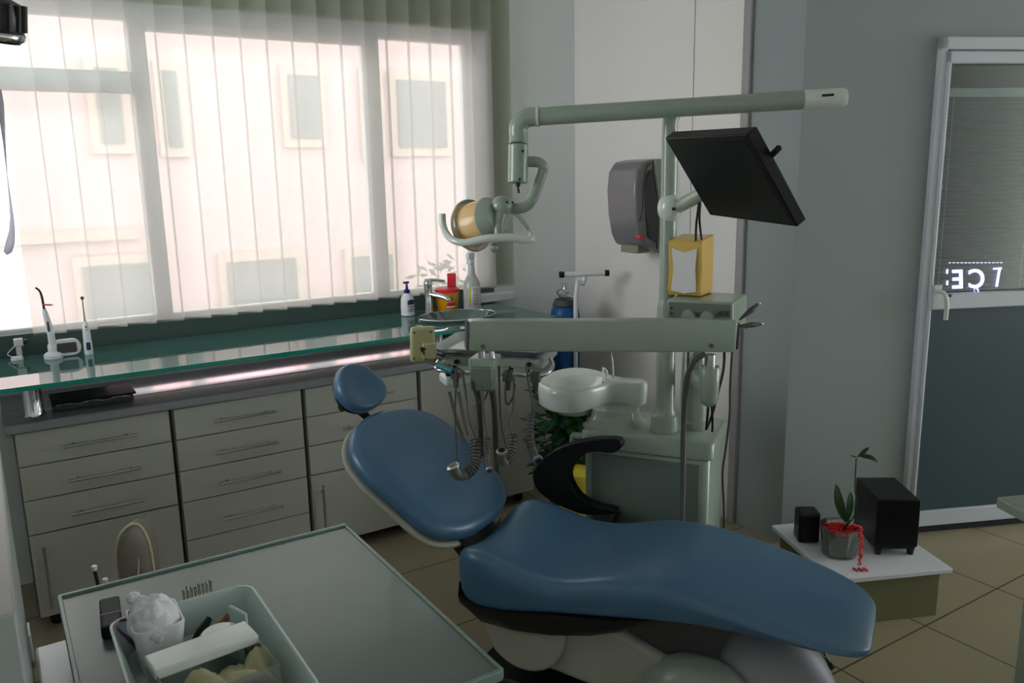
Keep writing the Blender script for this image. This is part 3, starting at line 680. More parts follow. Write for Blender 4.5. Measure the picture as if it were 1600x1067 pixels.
MB().tube([q, q+V(-.004, 0, .06), q+V(-.012, 0, .10), q+V(-.014, -.005, .115)], .0045, 10, 3).build('cup_filler', M_steel, t)
# main pole
PX, PY = 2.071, 2.217
t3 = thing('lamp_pole', 'white vertical pole rising from the spittoon cabinet and carrying the lamp arm', 'pole', (PX, PY, .74))
MB().lathe([(.052, .741), (.054, .75), (.050, .80), (.044, .805), (.040, .815), (.036, .83), (.034, 1.20), (.030, 1.23), (.0285, 1.24), (.0285, 1.83)], (PX, PY, 0), n=32).build('pole', M_dental, t3)
MB().tube([V(PX, PY, 1.82), V(PX+.001, PY, 1.865), V(PX+.02, PY-.01, 1.905)], [.027, .027, .024], 18, 4).build('pole_elbow', M_dental, t3)
mb = MB(); mb.ball((PX, PY-.005, 1.565), .042, .045, .055, 20, 12).build('clamp', M_dentalw, t3)
MB().tube([V(PX-.018, PY-.042, 1.563), V(PX-.022, PY-.052, 1.563)], .006, 10).build('clamp_screw', M_dgrey, t3)
# second post and pivot that carry the delivery arm
q0 = vec(atz(1087, 668, .74)); q0 = V(q0.x, q0.y, 0)
t4 = thing('delivery_arm', 'white boxy support arm reaching left from the cabinet post to the instrument tray', 'arm', q0+V(0, 0, .74))
AL, AR = vec(atd(730, 523, 2.58)), vec(atd(1146, 523, 2.72))
zA = (AL.z+AR.z)/2; AL.z, AR.z = AL.z, AR.z
MB().lathe([(.045, .741), (.046, .765), (.038, .772), (.036, .93), (.030, 1.0), (.024, 1.03), (.012, 1.04)], q0, n=28).build('post', M_dental, t4)
kn = vec(atd(1108, 600, 2.72))
MB().tube([q0+V(0, 0, .94), q0.lerp(kn, .5)*V(1, 1, 0).length*0+V((q0.x+kn.x)/2, (q0.y+kn.y)/2, .96), V(kn.x, kn.y, kn.z-.01)], [.032, .03, .03], 16, 3).build('lower_arm', M_dental, t4)
mb = MB().lathe([(.010, -.075), (.022, -.068), (.031, -.05), (.033, 0), (.034, .055), (.030, .06)], kn, n=26); mb.build('pivot_housing', M_dental, t4)
MB().tube([kn+V(0, 0, .055), kn+V(0, 0, .10)], .018, 18).build('pivot_pin', M_steel, t4)
d = (AR-AL).normalized(); up = V(0, 0, 1); up = (up-d*up.dot(d)).normalized(); dn = d.cross(up)
pl = [(-.047+.0, a_) for a_ in ()]
mb = MB(); rings = []
L_ = (AR-AL).length
for k, sc in ((0, .86), (.006, .97), (.014, 1), (L_-.014, 1), (L_-.006, .97), (L_, .86)):
    hh = .047+.006*k/L_
    rings.append([AL+d*k+dn*(a_*sc)+up*(b_*sc) for a_, b_ in rrect(.034, hh, .007, 3)])
mb.loft(rings).build('arm_box', M_dental, t4, angle=50)
for k0_, k1_ in ((-.004, .001), (L_-.001, L_+.005)):
    MB().loft([[AL+d*k+dn*a_+up*b_ for a_, b_ in rrect(.033, .045, .010, 3)] for k in (k0_, k1_)]).build('end_cap', M_dgrey, t4)
for x, y, D_ in ((755, 537, 2.55), (1111, 535, 2.68)):
    q = vec(atd(x, y, D_)); qq = AL+d*((q-AL).dot(d))+up*(-.03)
    sd = -1 if (vec(CAM)-qq).dot(dn) < 0 else 1
    MB().tube([qq+dn*sd*.034, qq+dn*sd*.039], .007, 14).build('screw_cap', M_greyr, t4)
# ================================================================ CONTROL BOX ON A WALL BRACKET, TISSUE BOX
z0 = 1.16
kb = thing('scaler_box', 'pale boxy scaler control unit with two knobs under the yellow tissue box', 'control box', atd(1110, 480, 3.0))
c0 = vec(atd(1042, 463, 2.86)); c1 = vec(atd(1145, 478, 2.76)); c2 = vec(atd(1185, 466, 3.0))
zt_ = c0.z; ux = V(c1.x-c0.x, c1.y-c0.y, 0); wdt = ux.length; ux.normalize(); uy = V(-ux.y, ux.x, 0)
if uy.y < 0: uy = -uy
KF = lambda a_, b_, z: V(c0.x, c0.y, 0)+ux*a_+uy*b_+V(0, 0, z)
zt_ = c1.z*.5+c0.z*.5; pass
MB().box((0, .006, zt_-.115), (wdt, .22, zt_), KF).build('case', M_dental, kb, bevel=.006)
MB().box((.004, 0, zt_-.110), (wdt-.004, .008, zt_-.008), KF).build('front_panel', M_dentald, kb, bevel=.003)
for a_ in (.085, .155): MB().tube([KF(wdt*a_/.24, 0, zt_-.055), KF(wdt*a_/.24, -.02, zt_-.055)], [.026, .023], 22).build('knob', M_dental, kb)
for k in range(4): MB().tube([KF(.018, .001, zt_-.03-.019*k), KF(.018, -.003, zt_-.03-.019*k)], .0035, 10).build('indicator', M_black, kb)
text_mesh('ASE', .024, KF(wdt*.86, -.0012, zt_-.045), ux, V(0, 0, 1), M_black, 'label_text', kb, .0006, .3)
MB().box((wdt*.74, -.001, zt_-.062), (wdt*.97, .001, zt_-.058), KF).box((wdt*.76, -.001, zt_-.07), (wdt*.97, .001, zt_-.067), KF).build('label_lines', M_black, kb)
MB().tube([V(PX, PY, zt_-.135), KF(wdt*.5, .11, zt_-.125)], .014, 12).build('bracket', M_dental, kb)
MB().box((wdt*.15, .03, zt_-.128), (wdt*.85, .2, zt_-.1155), KF).build('bracket_plate', M_dental, kb)
# handpieces resting at its right side
for k, (a_, b_, nm, lb_) in enumerate((((1155, 500), (1186, 474), 'curette', 'dark slim handpiece held at the right side of the scaler box, upper one'), ((1152, 510), (1190, 506), 'curette', 'grey slim handpiece held at the right side of the scaler box, lower one'))):
    A_, B_ = vec(atd(*a_, 2.72)), vec(atd(*b_, 2.74)); hp = thing('handpiece', lb_, 'dental tool', A_)
    MB().tube([A_, A_.lerp(B_, .4), A_.lerp(B_, .6), B_], [.003, .008, .010, .004], 12, 3).build('grip', M_dgrey if k == 0 else M_greyr, hp)
    MB().ball(B_, .006).build('tip', M_steel, hp)
MB_h = MB().box((wdt, .02, zt_-.09), (wdt+.05, .08, zt_-.085), KF).build('side_holder', M_dental, kb)
tb = thing('tissue_box', 'yellow tissue dispenser with a white paper front standing on the scaler box', 'dispenser', KF(.1, .1, zt_))
g0 = vec(atz(1046, 457, zt_)); g1 = vec(atz(1094, 465, zt_)); g2 = vec(atz(1123, 461, zt_))
g0.z = g1.z = g2.z = 0; ex = V(.45, -.89, 0).normalized(); ey = V(.89, .45, 0).normalized(); wd_ = .12
dp = .14; TF = lambda a_, b_, z: g1+ex*(a_-wd_)+ey*b_+V(0, 0, z)
bh = .195
sd_ = [(.012, 0), (.0, .02), (.010, .09), (.0, bh-.03), (.006, bh-.004), (.018, bh), (dp, bh+.012), (dp, 0)]
MB().prism(sd_, lambda a_, b_, q: TF(q, a_, zt_+.002+b_), 0, wd_).build('case', M_yell, tb, bevel=.004)
pp_ = [(.014, .02), (wd_*.5, .012), (wd_-.014, .02), (wd_-.022, .095), (wd_-.014, bh-.025), (wd_*.5, bh-.04), (.014, bh-.025), (.022, .095)]
MB().prism(pp_, lambda a_, b_, q: TF(a_, q, zt_+b_), -.003, .014).build('paper_stack', M_paper, tb)
# ================================================================ DENTAL LAMP AND ITS ARM
lp = thing('swing_arm', 'long white spring arm running across the top and bending down to the lamp', 'arm', atd(1052, 185, 2.9))
A0, A1 = vec(atd(1305, 153, 2.70)), vec(atd(842, 182, 2.84))
dA = (A1-A0).normalized()
MB().tube([A0, A1], .0305, 28).build('spring_arm', M_dental, lp)
MB().tube([A0-dA*.035, A0-dA*.02, A0+dA*.10], [.026, .033, .033], 28).build('end_joint', M_dentalw, lp)
q = A0+dA*.035-V(_fw[0], _fw[1], 0)*.032
MB().obox(q+V(0, 0, .008), dA, V(_fw[0], _fw[1], 0), V(0, 0, 1), .018, .004, .004).build('vent_slot', M_black, lp)
MB().tube([V(PX+.02, PY-.01, 1.905), A0+V(.045, .06, -.0)], .022, 18).tube([A0+V(.045, .06, 0), A0+dA*.01], .02, 16).build('lower_arm', M_dental, lp)
e = vec(atd(810, 185, 2.85)); e1 = vec(atd(810, 226, 2.86)); e2 = vec(atd(809, 286, 2.87))
MB().tube([A1-dA*.005, A1+dA*.03, e+(A1-e)*.25+V(0, 0, -.005), e+V(0, 0, -.03), e+V(0, 0, -.06), e1], .0325, 24, 4).build('elbow', M_dental, lp)
MB().tube([A1+dA*.0, A1+dA*.008], .0345, 28).build('joint_ring', M_dentalw, lp)
MB().tube([e1, e2], .0345, 26).build('drop_housing', M_dental, lp, bevel=.003)
MB().tube([e2, e2+V(0, 0, -.012)], .009, 12).tube([e2+V(0, 0, -.01), e2+V(.004, 0, -.034)], .004, 8).build('toggle_switch', M_black, lp)
for x, y in ((817, 236), (812, 280)): 
    q = vec(atd(x, y, 2.825)); MB().ball(q, .005).build('screw', M_black, lp)
lm = thing('dental_lamp', 'white operating lamp with amber reflector back and curved grab handle', 'lamp', atd(757, 350, 2.9))
MB().tube([vec(atd(*q_)) for q_ in ((818, 253, 2.87), (838, 253, 2.87), (847, 258, 2.87), (847, 270, 2.88), (832, 310, 2.88), (822, 322, 2.88), (806, 326, 2.89), (790, 320, 2.89))], .0185, 18, 4).build('yoke', M_dental, lm)
jn = vec(atd(784, 322, 2.88))
MB().ball(jn, .038, .040, .036, 20, 12).build('joint_head', M_dental, lm)
for x, y in ((792, 316), (801, 316)): MB().ball(vec(atd(x, y, 2.84)), .004).build('joint_screw', M_black, lm)
hc = vec(atd(757, 346, 2.93)); axl = (vec(atd(727, 357, 3.0))-vec(atd(790, 336, 2.86))).normalized()
MB().lathe([(.02, -.07), (.052, -.062), (.070, -.03), (.078, .02), (.080, .055), (.074, .058)], hc, axl, 32).build('reflector', M_lens, lm)
MB().lathe([(.054, -.074), (.070, -.055), (.079, -.032), (.075, -.032), (.07, -.05)], hc, axl, 32).build('housing', M_dental, lm)
MB().tube([jn, vec(atd(779, 350, 2.87)), vec(atd(780, 376, 2.86))], [.026, .020, .014], 16, 3).build('bracket', M_dental, lm)
MB().lathe([(.094, .055), (.096, .065), (.085, .085), (.05, .096), (.0, .098)], hc, axl, 32).build('clear_shield', M_cleargl, lm)
MB().tube([vec(atd(*q_)) for q_ in ((691, 334, 2.93), (692, 350, 2.93), (698, 366, 2.91), (710, 376, 2.88), (728, 379, 2.86), (760, 373, 2.84), (795, 371, 2.84), (822, 374, 2.85), (832, 372, 2.87), (828, 360, 2.92), (812, 338, 2.97), (800, 328, 2.97))], [.0125]+[.0125]*4+[.015]*3+[.012]*4, 16, 4).build('grab_handle', M_dentalw, lm)
MB().ball(vec(atd(772, 387, 2.86)), .016).build('handle_knob', M_dental, lm)
# ================================================================ MONITOR
ms = 2.55
cn = [vec(atd(x, y, D_*ms)) for x, y, D_ in ((1038, 215.6, 1.0), (1166, 210, .829), (1246, 355, .867), (1109.5, 336.5, 1.038))]
mc = sum(cn, Vector())/4; mx_ = (cn[1]-cn[0]+cn[2]-cn[3]).normalized(); my_ = (cn[0]-cn[3]+cn[1]-cn[2]); my_ = (my_-mx_*my_.dot(mx_)).normalized(); mz_ = mx_.cross(my_)
hw = ((cn[1]-cn[0]).length+(cn[2]-cn[3]).length)/4; hh = ((cn[0]-cn[3]).length+(cn[1]-cn[2]).length)/4
if mz_.dot(vec(CAM)-mc) < 0: mz_ = -mz_
mo = thing('monitor', 'black flat screen tilted down on the lamp pole beside the paper dispenser', 'screen', mc)
MB().obox(mc-mz_*.018, mx_, my_, mz_, hw, hh, .018).build('casing', M_blackg, mo, bevel=.004)
MB().obox(mc+mz_*.0005, mx_, my_, mz_, hw-.014, hh-.014, .0008).build('screen', mat('screen_off', (10, 13, 13), .3, spec=.25), mo)
MB().obox(mc-mz_*.05, mx_, my_, mz_, .07, .06, .016).build('back_cover', M_black, mo, bevel=.008)
bj = mc-mz_*.07
MB().tube([bj, bj.lerp(V(PX+.03, PY, 1.565), .5)+V(0, 0, -.01), V(PX+.03, PY, 1.562)], .024, 16, 3).build('support_arm', M_dental, mo)
q = mc+mx_*(hw-.02)+my_*(hh*.35)-mz_*.036; MB().tube([q, mc+mx_*(hw+.035)+my_*(hh*.52)-mz_*.040], .0085, 12).build('cable_stub', M_black, mo)
cb = MB().tube([vec(atd(*q_)) for q_ in ((1092, 318, 2.72), (1088, 350, 2.85), (1087, 385, 2.87))], .004, 8, 4)
tag(cb.build('monitor_cable', M_black), 'left black cable hanging behind the monitor down to the tissue box', 'cable')
cb = MB().tube([vec(atd(*q_)) for q_ in ((1094, 318, 2.72), (1093, 345, 2.85), (1098, 385, 2.88))], .004, 8, 4)
tag(cb.build('monitor_cable', M_black), 'right black cable hanging behind the monitor down to the tissue box', 'cable')
# ================================================================ INSTRUMENT TRAY
T = Frame((1.27, 2.55), -47)
tt = thing('instrument_tray', 'steel instrument tray table hanging under the white support arm with hoses below', 'dental tray', T(.2, .15, 1.0))
mb = MB(); rings = []
for z, k in ((1.078, -.022), (1.074, -.026), (1.076, -.03), (1.098, -.002), (1.101, .0), (1.103, -.002), (1.100, -.006), (1.080, -.030), (1.079, -.2)):
    if k == -.2: continue
    rings.append([T(.205+a_, .157+b_, z) for a_, b_ in rrect(.205+k, .157+k, .03+min(k, 0)*.5, 5)])
mb.loft(rings, cap=True).build('steel_tray', M_steel, tt)
slab(T, .03, .40, .03, .29, 1.036, 1.076, .02).build('tray_body', mat('tray_body_grey', (150, 154, 146), .35, noise=.03), tt, bevel=.003)
for u in (.09, .35): MB().tube([T(u, .032, 1.052), T(u, .022, 1.052)], .009, 14).build('side_knob', M_black, tt)
MB().tube([T(.02, .03, 1.050), T(.03, -.02, 1.038), T(.07, -.04, 1.033), T(.20, -.045, 1.033), T(.37, -.045, 1.033), T(.42, -.03, 1.036), T(.435, .02, 1.05), T(.42, .05, 1.07)], .0075, 12, 5).build('chrome_rail', M_chrome, tt)
kk = AL+d*.045; kt = V(kk.x, kk.y, 1.03)
MB().tube([kk+up*-.04, V(kk.x, kk.y, 1.12)], .012, 12).tube([kk+d*.03+up*-.04, V(kk.x+.01, kk.y-.01, 1.12)+d*.02], .009, 12).build('hanger_posts', M_steel, tt)
cg = (T.L+d*V(1, 1, 0)).normalized() if 0 else T.L
MB().obox(V(kk.x, kk.y, 1.112)+T.W*.03, T.L, T.W, V(0, 0, 1), .042, .045, .018).build('hanger_block', M_dental, tt, bevel=.006)
MB().obox(V(kk.x, kk.y, 1.066), T.L, T.W, V(0, 0, 1), .037, .022, .040).build('hanger_grip', M_dentald, tt, bevel=.007)
MB().obox(V(kk.x, kk.y, 1.07)+T.W*.06, T.L, T.W, V(0, 0, 1), .03, .05, .02).build('hanger_neck', M_dental, tt, bevel=.004)
def holder(u):
    h_ = MB().box((u-.016, -.062, 1.010), (u+.016, -.030, 1.045), T).build('handpiece_holder', M_greyr, tt, bevel=.004)
    MB().tube([T(u, -.048, 1.010), T(u, -.050, .978)], [.011, .008], 12).build('holder_socket', M_dgrey, h_)
for u in (.11, .295, .39): holder(u)
# film viewer box at the left of the tray
fb = vec(atd(660, 538, 2.85)); e1_ = V(.93, -.36, .0).normalized(); e3_ = V(.04, 0, 1).normalized(); e2_ = e1_.cross(e3_)
MB().obox(fb, e1_, e2_, e3_, .042, .017, .062).build('switch_box', M_cream, tt, bevel=.012, seg=4)
for a_, b_ in ((-.03, .045), (.028, .045), (-.03, -.045)):
    s_ = 1 if e2_.dot(vec(CAM)-fb) > 0 else -1
    MB().ball(fb+e1_*a_+e3_*b_+e2_*s_*.017, .004).build('box_screw', M_dgrey, tt)
fs_ = fb+e2_*s_*.02
MB().obox(fs_+e1_*.022-e3_*.02, e1_, e2_, e3_, .024, .012, .028).build('socket_block', M_cream, tt, bevel=.004)
MB().tube([fs_+e1_*.0-e3_*.012, fs_+e1_*.0+e2_*s_*.012-e3_*.014], .009, 12).build('socket', M_black, tt)
for u_ in (.07, .14, .21, .28, .34): MB().tube([T(u_, .06, 1.036), T(u_, .055, 1.012)], [.008, .005], 10).build('hose_fitting', M_black, tt)
c_ = MB().tube([fs_+e2_*s_*.01-e3_*.015, fs_+e1_*.01-e3_*.05+e2_*s_*.01, vec(atd(678, 568, 2.80)), vec(atd(700, 578, 2.76)), vec(atd(725, 582, 2.72))], [.0045, .005, .006, .006, .006], 10, 5)
tag(c_.build('switch_cord', M_dgrey), 'dark cord running from the cream switch box under the instrument tray', 'cable')
MB().tube([vec(atd(685, 571, 2.785)), vec(atd(708, 580, 2.74))], .011, 10).build('teal_wrap', M_teal, tt)
MB().tube([T(.06, .1, 1.03), fb+V(.01, .0, -.02)], .009, 10).build('box_stay', M_steel, tt)
# hoses with ribbed grips, each its own thing
def hose(label, pts, r, mt, ribs=None, ring=None, cat='hose', grp=None, nm='instrument_hose'):
    P_ = [vec(atd(*q_)) if q_[2] else vec(atz(q_[0], q_[1], .012)) for q_ in pts]; t_ = thing(nm, label, cat, P_[0])
    MB().tube(P_, r, 10, 5).build('tube', mt, t_)
    if ribs:
        Q_ = [vec(atd(*q_)) for q_ in ribs[0]]; rr = ribs[1]
        # smooth path sampled into ribs
        path = []
        for i in range(len(Q_)-1):
            p0 = Q_[max(i-1, 0)]; p1 = Q_[i]; p2 = Q_[i+1]; p3 = Q_[min(i+2, len(Q_)-1)]
            for k in range(16):
                x_ = k/16; path.append(.5*((2*p1)+(p2-p0)*x_+(2*p0-5*p1+4*p2-p3)*x_*x_+(3*p1-p0-3*p2+p3)*x_**3))
        path.append(Q_[-1]); n_ = len(path); rad = [rr*(1.12 if (i % 4) < 2 else .80) if i < n_*.6 else rr*(.98 if i < n_-5 else 1.12) for i in range(n_)]
        MB().tube(path, rad, 14).build('ribbed_grip', M_greyr, t_)
        dd = (path[-1]-path[-3]).normalized()
        MB().lathe([(rr*1.25, -.002), (rr*1.3, .003), (rr*.9, .006)], path[-1], dd, 18).build('end_ring', M_steel, t_)
        MB().lathe([(rr*.8, .004), (rr*.8, .008)], path[-1], dd, 16).build('bore', M_black, t_)
    return t_
g_ = 'handpiece hoses under the tray'
hose('grey hose with ribbed U shaped grip over the backrest, leftmost and largest', [(722, 578, 2.62), (728, 620, 2.62), (733, 655, 2.60), (747, 690, 2.60)], .0042, M_greyr, ([(744, 688, 2.60), (744, 708, 2.58), (740, 728, 2.56), (728, 741, 2.54), (716, 742, 2.53), (708, 729, 2.52)], .0165), grp=g_)
hose('grey hose with short ribbed grip, second from the left over the backrest', [(752, 598, 2.6), (756, 640, 2.6), (762, 682, 2.60)], .0042, M_greyr, ([(763, 684, 2.60), (762, 700, 2.58), (760, 716, 2.57), (764, 733, 2.55)], .0095), grp=g_)
hose('grey hose with curled ribbed grip over the right edge of the backrest', [(803, 590, 2.72), (802, 630, 2.72), (796, 660, 2.72), (800, 678, 2.72)], .0038, M_greyr, ([(801, 680, 2.72), (800, 700, 2.70), (794, 717, 2.68), (786, 722, 2.66), (784, 706, 2.64)], .0142), grp=g_)
hose('grey hose with long ribbed grip beside the dark plant, rightmost', [(822, 570, 2.75), (827, 605, 2.75), (832, 630, 2.75), (830, 648, 2.76)], .0036, M_greyr, ([(830, 648, 2.76), (828, 668, 2.75), (829, 692, 2.73), (834, 708, 2.72), (840, 718, 2.70)], .0142), grp=g_)
hose('thin dark cord hanging straight in front of the blue backrest, leftmost', [(714, 572, 2.6), (711, 640, 2.56), (713, 690, 2.5), (716, 722, 2.48)], .003, M_dhose)
hose('thin dark cord looping from tray to the right ribbed grip', [(780, 572, 2.66), (781, 620, 2.66), (784, 665, 2.66), (792, 704, 2.655)], .0035, M_dhose)
hose('short cord loop hanging from the tray near its right end', [(797, 572, 2.68), (790, 605, 2.7), (792, 632, 2.7), (801, 622, 2.71), (805, 600, 2.72)], .003, M_dhose)
hose('cord loop crossing under the grey hanger block', [(738, 596, 2.6), (742, 615, 2.61), (751, 631, 2.62), (760, 618, 2.63), (766, 598, 2.64)], .003, M_dhose)
hose('thick grey supply hose dropping behind the backrest, left of the pair', [(742, 594, 2.72), (748, 630, 2.95), (751, 680, 3.36), (754, 760, 3.42), (762, 830, 3.42), (768, 870, 0)], .0105, M_greyr, nm='supply_hose')
hose('thick grey supply hose dropping behind the backrest, right of the pair', [(766, 594, 2.72), (772, 630, 2.95), (774, 680, 3.36), (777, 760, 3.42), (779, 830, 3.42), (784, 868, 0)], .0115, M_greyr, nm='supply_hose')
hose('slanting grey tube below the small white assistant tray, left one', [(702, 612, 2.84), (709, 640, 2.84), (716, 665, 2.84), (726, 690, 2.84)], .006, M_greyr)
hose('slanting grey tube below the small white assistant tray, right one', [(716, 612, 2.84), (724, 650, 2.84), (732, 680, 2.84)], .006, M_greyr)
# small assistant tray behind
at_ = thing('assistant_tray', 'small white assistant holder tray behind and below the steel tray', 'tray', atd(735, 600, 2.92))
a0 = vec(atd(696, 590, 2.86)); a1 = vec(atd(786, 598, 2.94)); dx = (a1-a0); dx.z = 0; L2 = dx.length; dx.normalize(); dy = V(-dx.y, dx.x, 0)
AF = lambda a_, b_, z: a0+dx*a_+dy*b_+V(0, 0, z)
MB().box((0, 0, -.035), (L2, .09, 0), AF).build('tray_block', M_dentalw, at_, bevel=.010, seg=3)
MB().tube([AF(.02, .02, 0), AF(.012, .02, .035)], .012, 12).build('black_holder', M_black, at_)
MB().tube([AF(L2*.6, .05, -.002), AF(L2*.6, .05, .04), T(.20, .20, 1.04)], .010, 12, 3).build('hanger_stay', M_dental, at_)
# cables near the unit
def cable(lab, pts, r, mt=M_dhose): return tag(MB().tube([vec(atd(*q_)) for q_ in pts], r, 8, 6).build('cable', mt), lab, 'cable')
cable('thick grey hose curving from the support arm down past the cabinet front', [(1102, 552, 2.68), (1082, 568, 2.70), (1072, 600, 2.74), (1068, 660, 2.80), (1067, 740, 2.84), (1066, 800, 2.86), (1064, 880, 2.88), (1060, 955, 2.9)], .0095, M_greyr)
cable('short black cable under the rounded pivot, left one', [(1107, 622, 2.74), (1106, 645, 2.78), (1103, 671, 2.82)], .004, M_black)
cable('short black cable under the rounded pivot, right one', [(1111, 622, 2.74), (1113, 650, 2.78), (1113, 674, 2.82)], .004, M_black)
cable('grey cable looping from the arm end back to the cabinet top', [(1132, 548, 2.76), (1130, 580, 2.78), (1120, 620, 2.80), (1112, 650, 2.82), (1104, 670, 2.83)], .0045, M_dhose)
cable('black cable hanging free between the cabinet and the wall corner profile', [(1144, 548, 2.9), (1141, 600, 2.9), (1140, 650, 2.9), (1134, 700, 2.9), (1129, 740, 2.9), (1131, 790, 2.9), (1131, 830, 2.9)], .004, M_dhose)
cable('black cable seen between the pole and the second post', [(1076, 548, 3.0), (1075, 580, 3.0), (1074, 600, 3.0)], .004, M_black)
cable('white conduit pipe running down the wall panel behind the cabinet', [(1069, 548, 3.1), (1066, 600, 3.1), (1063, 660, 3.1), (1060, 700, 3.1)], .006, M_pale)
# ================================================================ PATIENT CHAIR
K = Frame((1.42, 2.285), -59)
chair = thing('dental_chair', 'blue vinyl dental patient chair, reclined, with headrest and white base', 'dental chair', K(.45, 0, 0))
ST = [(-.10, .425, .02, .17, .37), (-.085, .445, .03, .215, .345), (-.06, .465, .035, .245, .325), (-.02, .475, .038, .262, .312), (.04, .468, .04, .268, .31), (.12, .448, .036, .268, .322), (.22, .440, .022, .270, .345), (.32, .462, .006, .268, .362),
      (.42, .502, -.004, .265, .376), (.52, .534, -.012, .263, .39), (.62, .545, -.015, .261, .408), (.74, .533, -.016, .258, .418), (.88, .503, -.015, .252, .418), (1.0, .472, -.014, .243, .408), (1.08, .450, -.013, .225, .398), (1.13, .432, -.012, .198, .39), (1.16, .415, -.008, .16, .385), (1.172, .402, -.004, .12, .386)]
mb = MB(); rings = []
for u, zt_, rm, hw_, zb_ in ST:
    ring = []; r_ = min(.035, (zt_-zb_)*.35)
    for k in range(13):
        q = -1+2*k/12; v = q*(hw_-r_*.9); ring.append(K(u, v, zt_+rm*q*q))
    ez = zt_+rm
    ring += [K(u, hw_-r_*.25, ez-r_*.35), K(u, hw_, ez-r_*1.2), K(u, hw_-.002, (ez+zb_)/2), K(u, hw_-.01, zb_+.012), K(u, hw_-.03, zb_)]
    for k in range(1, 6): ring.append(K(u, (hw_-.03)*(1-2*k/6), zb_))
    ring += [K(u, -hw_+.03, zb_), K(u, -hw_+.01, zb_+.012), K(u, -hw_+.002, (ez+zb_)/2), K(u, -hw_, ez-r_*1.2), K(u, -hw_+r_*.25, ez-r_*.35)]
    rings.append(ring)
mb.loft(rings).build('seat', M_vinyl, chair, sub=2, angle=180)
# black shell under the seat
mb = MB(); rings = []
for u, hw_, zt_, zb_ in ((-.085, .21, .37, .335), (-.07, .245, .34, .285), (.0, .262, .325, .252), (.12, .264, .335, .250), (.25, .264, .357, .265), (.38, .262, .374, .295), (.48, .256, .388, .33), (.57, .24, .402, .385)):
    rings.append([K(u, a_*hw_, zt_) for a_ in (-1, -.5, 0, .5, 1)]+[K(u, hw_*.97, (zt_+zb_)/2), K(u, hw_*.85, zb_), K(u, 0, zb_-.004), K(u, -hw_*.85, zb_), K(u, -hw_*.97, (zt_+zb_)/2)])
mb.loft(rings).build('seat_shell', M_black, chair, angle=50)
# backrest
G = Frame((1.32, 2.22), -62)
def ptrans(o, T_, W_v, N_): return lambda a_, b_, h: o+W_v*a_+T_*b_+N_*h
bt_ = R(35); bT = -G.L*math.cos(bt_)+V(0, 0, math.sin(bt_)); bN = G.W.cross(bT); bN = bN if bN.z > 0 else -bN
PB = ptrans(G(-.1, .12, .5), bT, G.W, bN)
half = [(0, -.008), (.10, -.004), (.17, .018), (.222, .05), (.247, .09), (.258, .15), (.264, .22), (.274, .30), (.276, .37), (.262, .44), (.232, .495), (.175, .545), (.10, .578), (0, .590)]
outl = half+[(-a_, b_) for a_, b_ in half[-2:0:-1]]
def cushion(outl, P, prof, c=None):
    cx = sum(a for a, b in outl)/len(outl); cy = sum(b for a, b in outl)/len(outl)
    if c: cx, cy = c
    return MB().loft([[P(cx+(a-cx)*k, cy+(b-cy)*k, h) for a, b in outl] for k, h in prof])
o2 = fine(outl, 2)
cushion(o2, PB, ((.03, .006), (.35, .008), (.65, .014), (.85, .018), (.94, .012), (.985, -.004), (1, -.022), (.99, -.042), (.90, -.045), (.05, -.045))).build('backrest', M_vinyl, chair, sub=1, angle=180)
cushion([(a_*1.015, b_*1.012-.004) for a_, b_ in o2], PB, ((.05, -.0455), (.9, -.0455), (1.0, -.046), (1.018, -.052), (1.01, -.066), (.93, -.082), (.6, -.098), (.05, -.10))).build('backrest_shell', M_shell, chair, sub=1, angle=180)
mb = MB(); rings = []
for (u, z), w_ in (((-.16, .47), .10), ((-.08, .40), .11), ((.0, .33), .12), ((.10, .28), .12)):
    rings.append([K(u, -.02+a_, z+b_) for a_, b_ in rrect(w_, .045, .015, 2)])
mb.loft(rings).build('recline_bracket', M_black, chair, bevel=.004)
# headrest
ht = R(52); HG = Frame((0, 0), -66); hT = -HG.L*math.cos(ht)+V(0, 0, math.sin(ht)); hN = HG.W.cross(hT); hN = hN if hN.z > 0 else -hN
r0_ = vec(ray(565, 603)); hcn = PB(-.115, .665, .035); hcn = vec(CAM)+r0_*(((hcn-vec(CAM)).dot(hN))/r0_.dot(hN))
PH = ptrans(hcn, hT, HG.W, hN)
ho = []
for x, y in ((527, 590), (532, 574), (545, 567), (560, 568), (576, 574), (592, 588), (603, 602), (605, 614), (601, 625), (590, 634), (578, 640), (566, 640), (552, 636), (538, 624), (529, 608)):
    r_ = vec(ray(x, y)); q = vec(CAM)+r_*(((hcn-vec(CAM)).dot(hN))/r_.dot(hN)); ho.append(((q-hcn).dot(HG.W), (q-hcn).dot(hT)))
ho = fine(ho, 2)
cushion(ho, PH, ((.03, -.002), (.4, .0), (.7, .010), (.88, .012), (.96, .004), (1, -.012), (.985, -.035), (.9, -.042), (.05, -.044)), (0, 0)).build('headrest', M_vinyl, chair, sub=1, angle=180)
cushion(ho, PH, ((.05, -.0445), (.88, -.0445), (.9, -.052), (.7, -.062), (.05, -.064)), (0, 0)).build('headrest_back', M_black, chair, angle=60)
hb_ = hcn-hN*.075; e_ = PB(0.02, .575, -.06)
MB().tube([hb_+hT*.02, hb_-hT*.05, e_+bT*.02, e_-bT*.08], [.020, .018, .014, .014], 12, 3).build('headrest_bar', M_black, chair)
MB().tube([hb_-hT*.03-HG.W*.07, hb_-hT*.03+HG.W*.03], [.018, .018], 14).build('headrest_knob', M_black, chair)
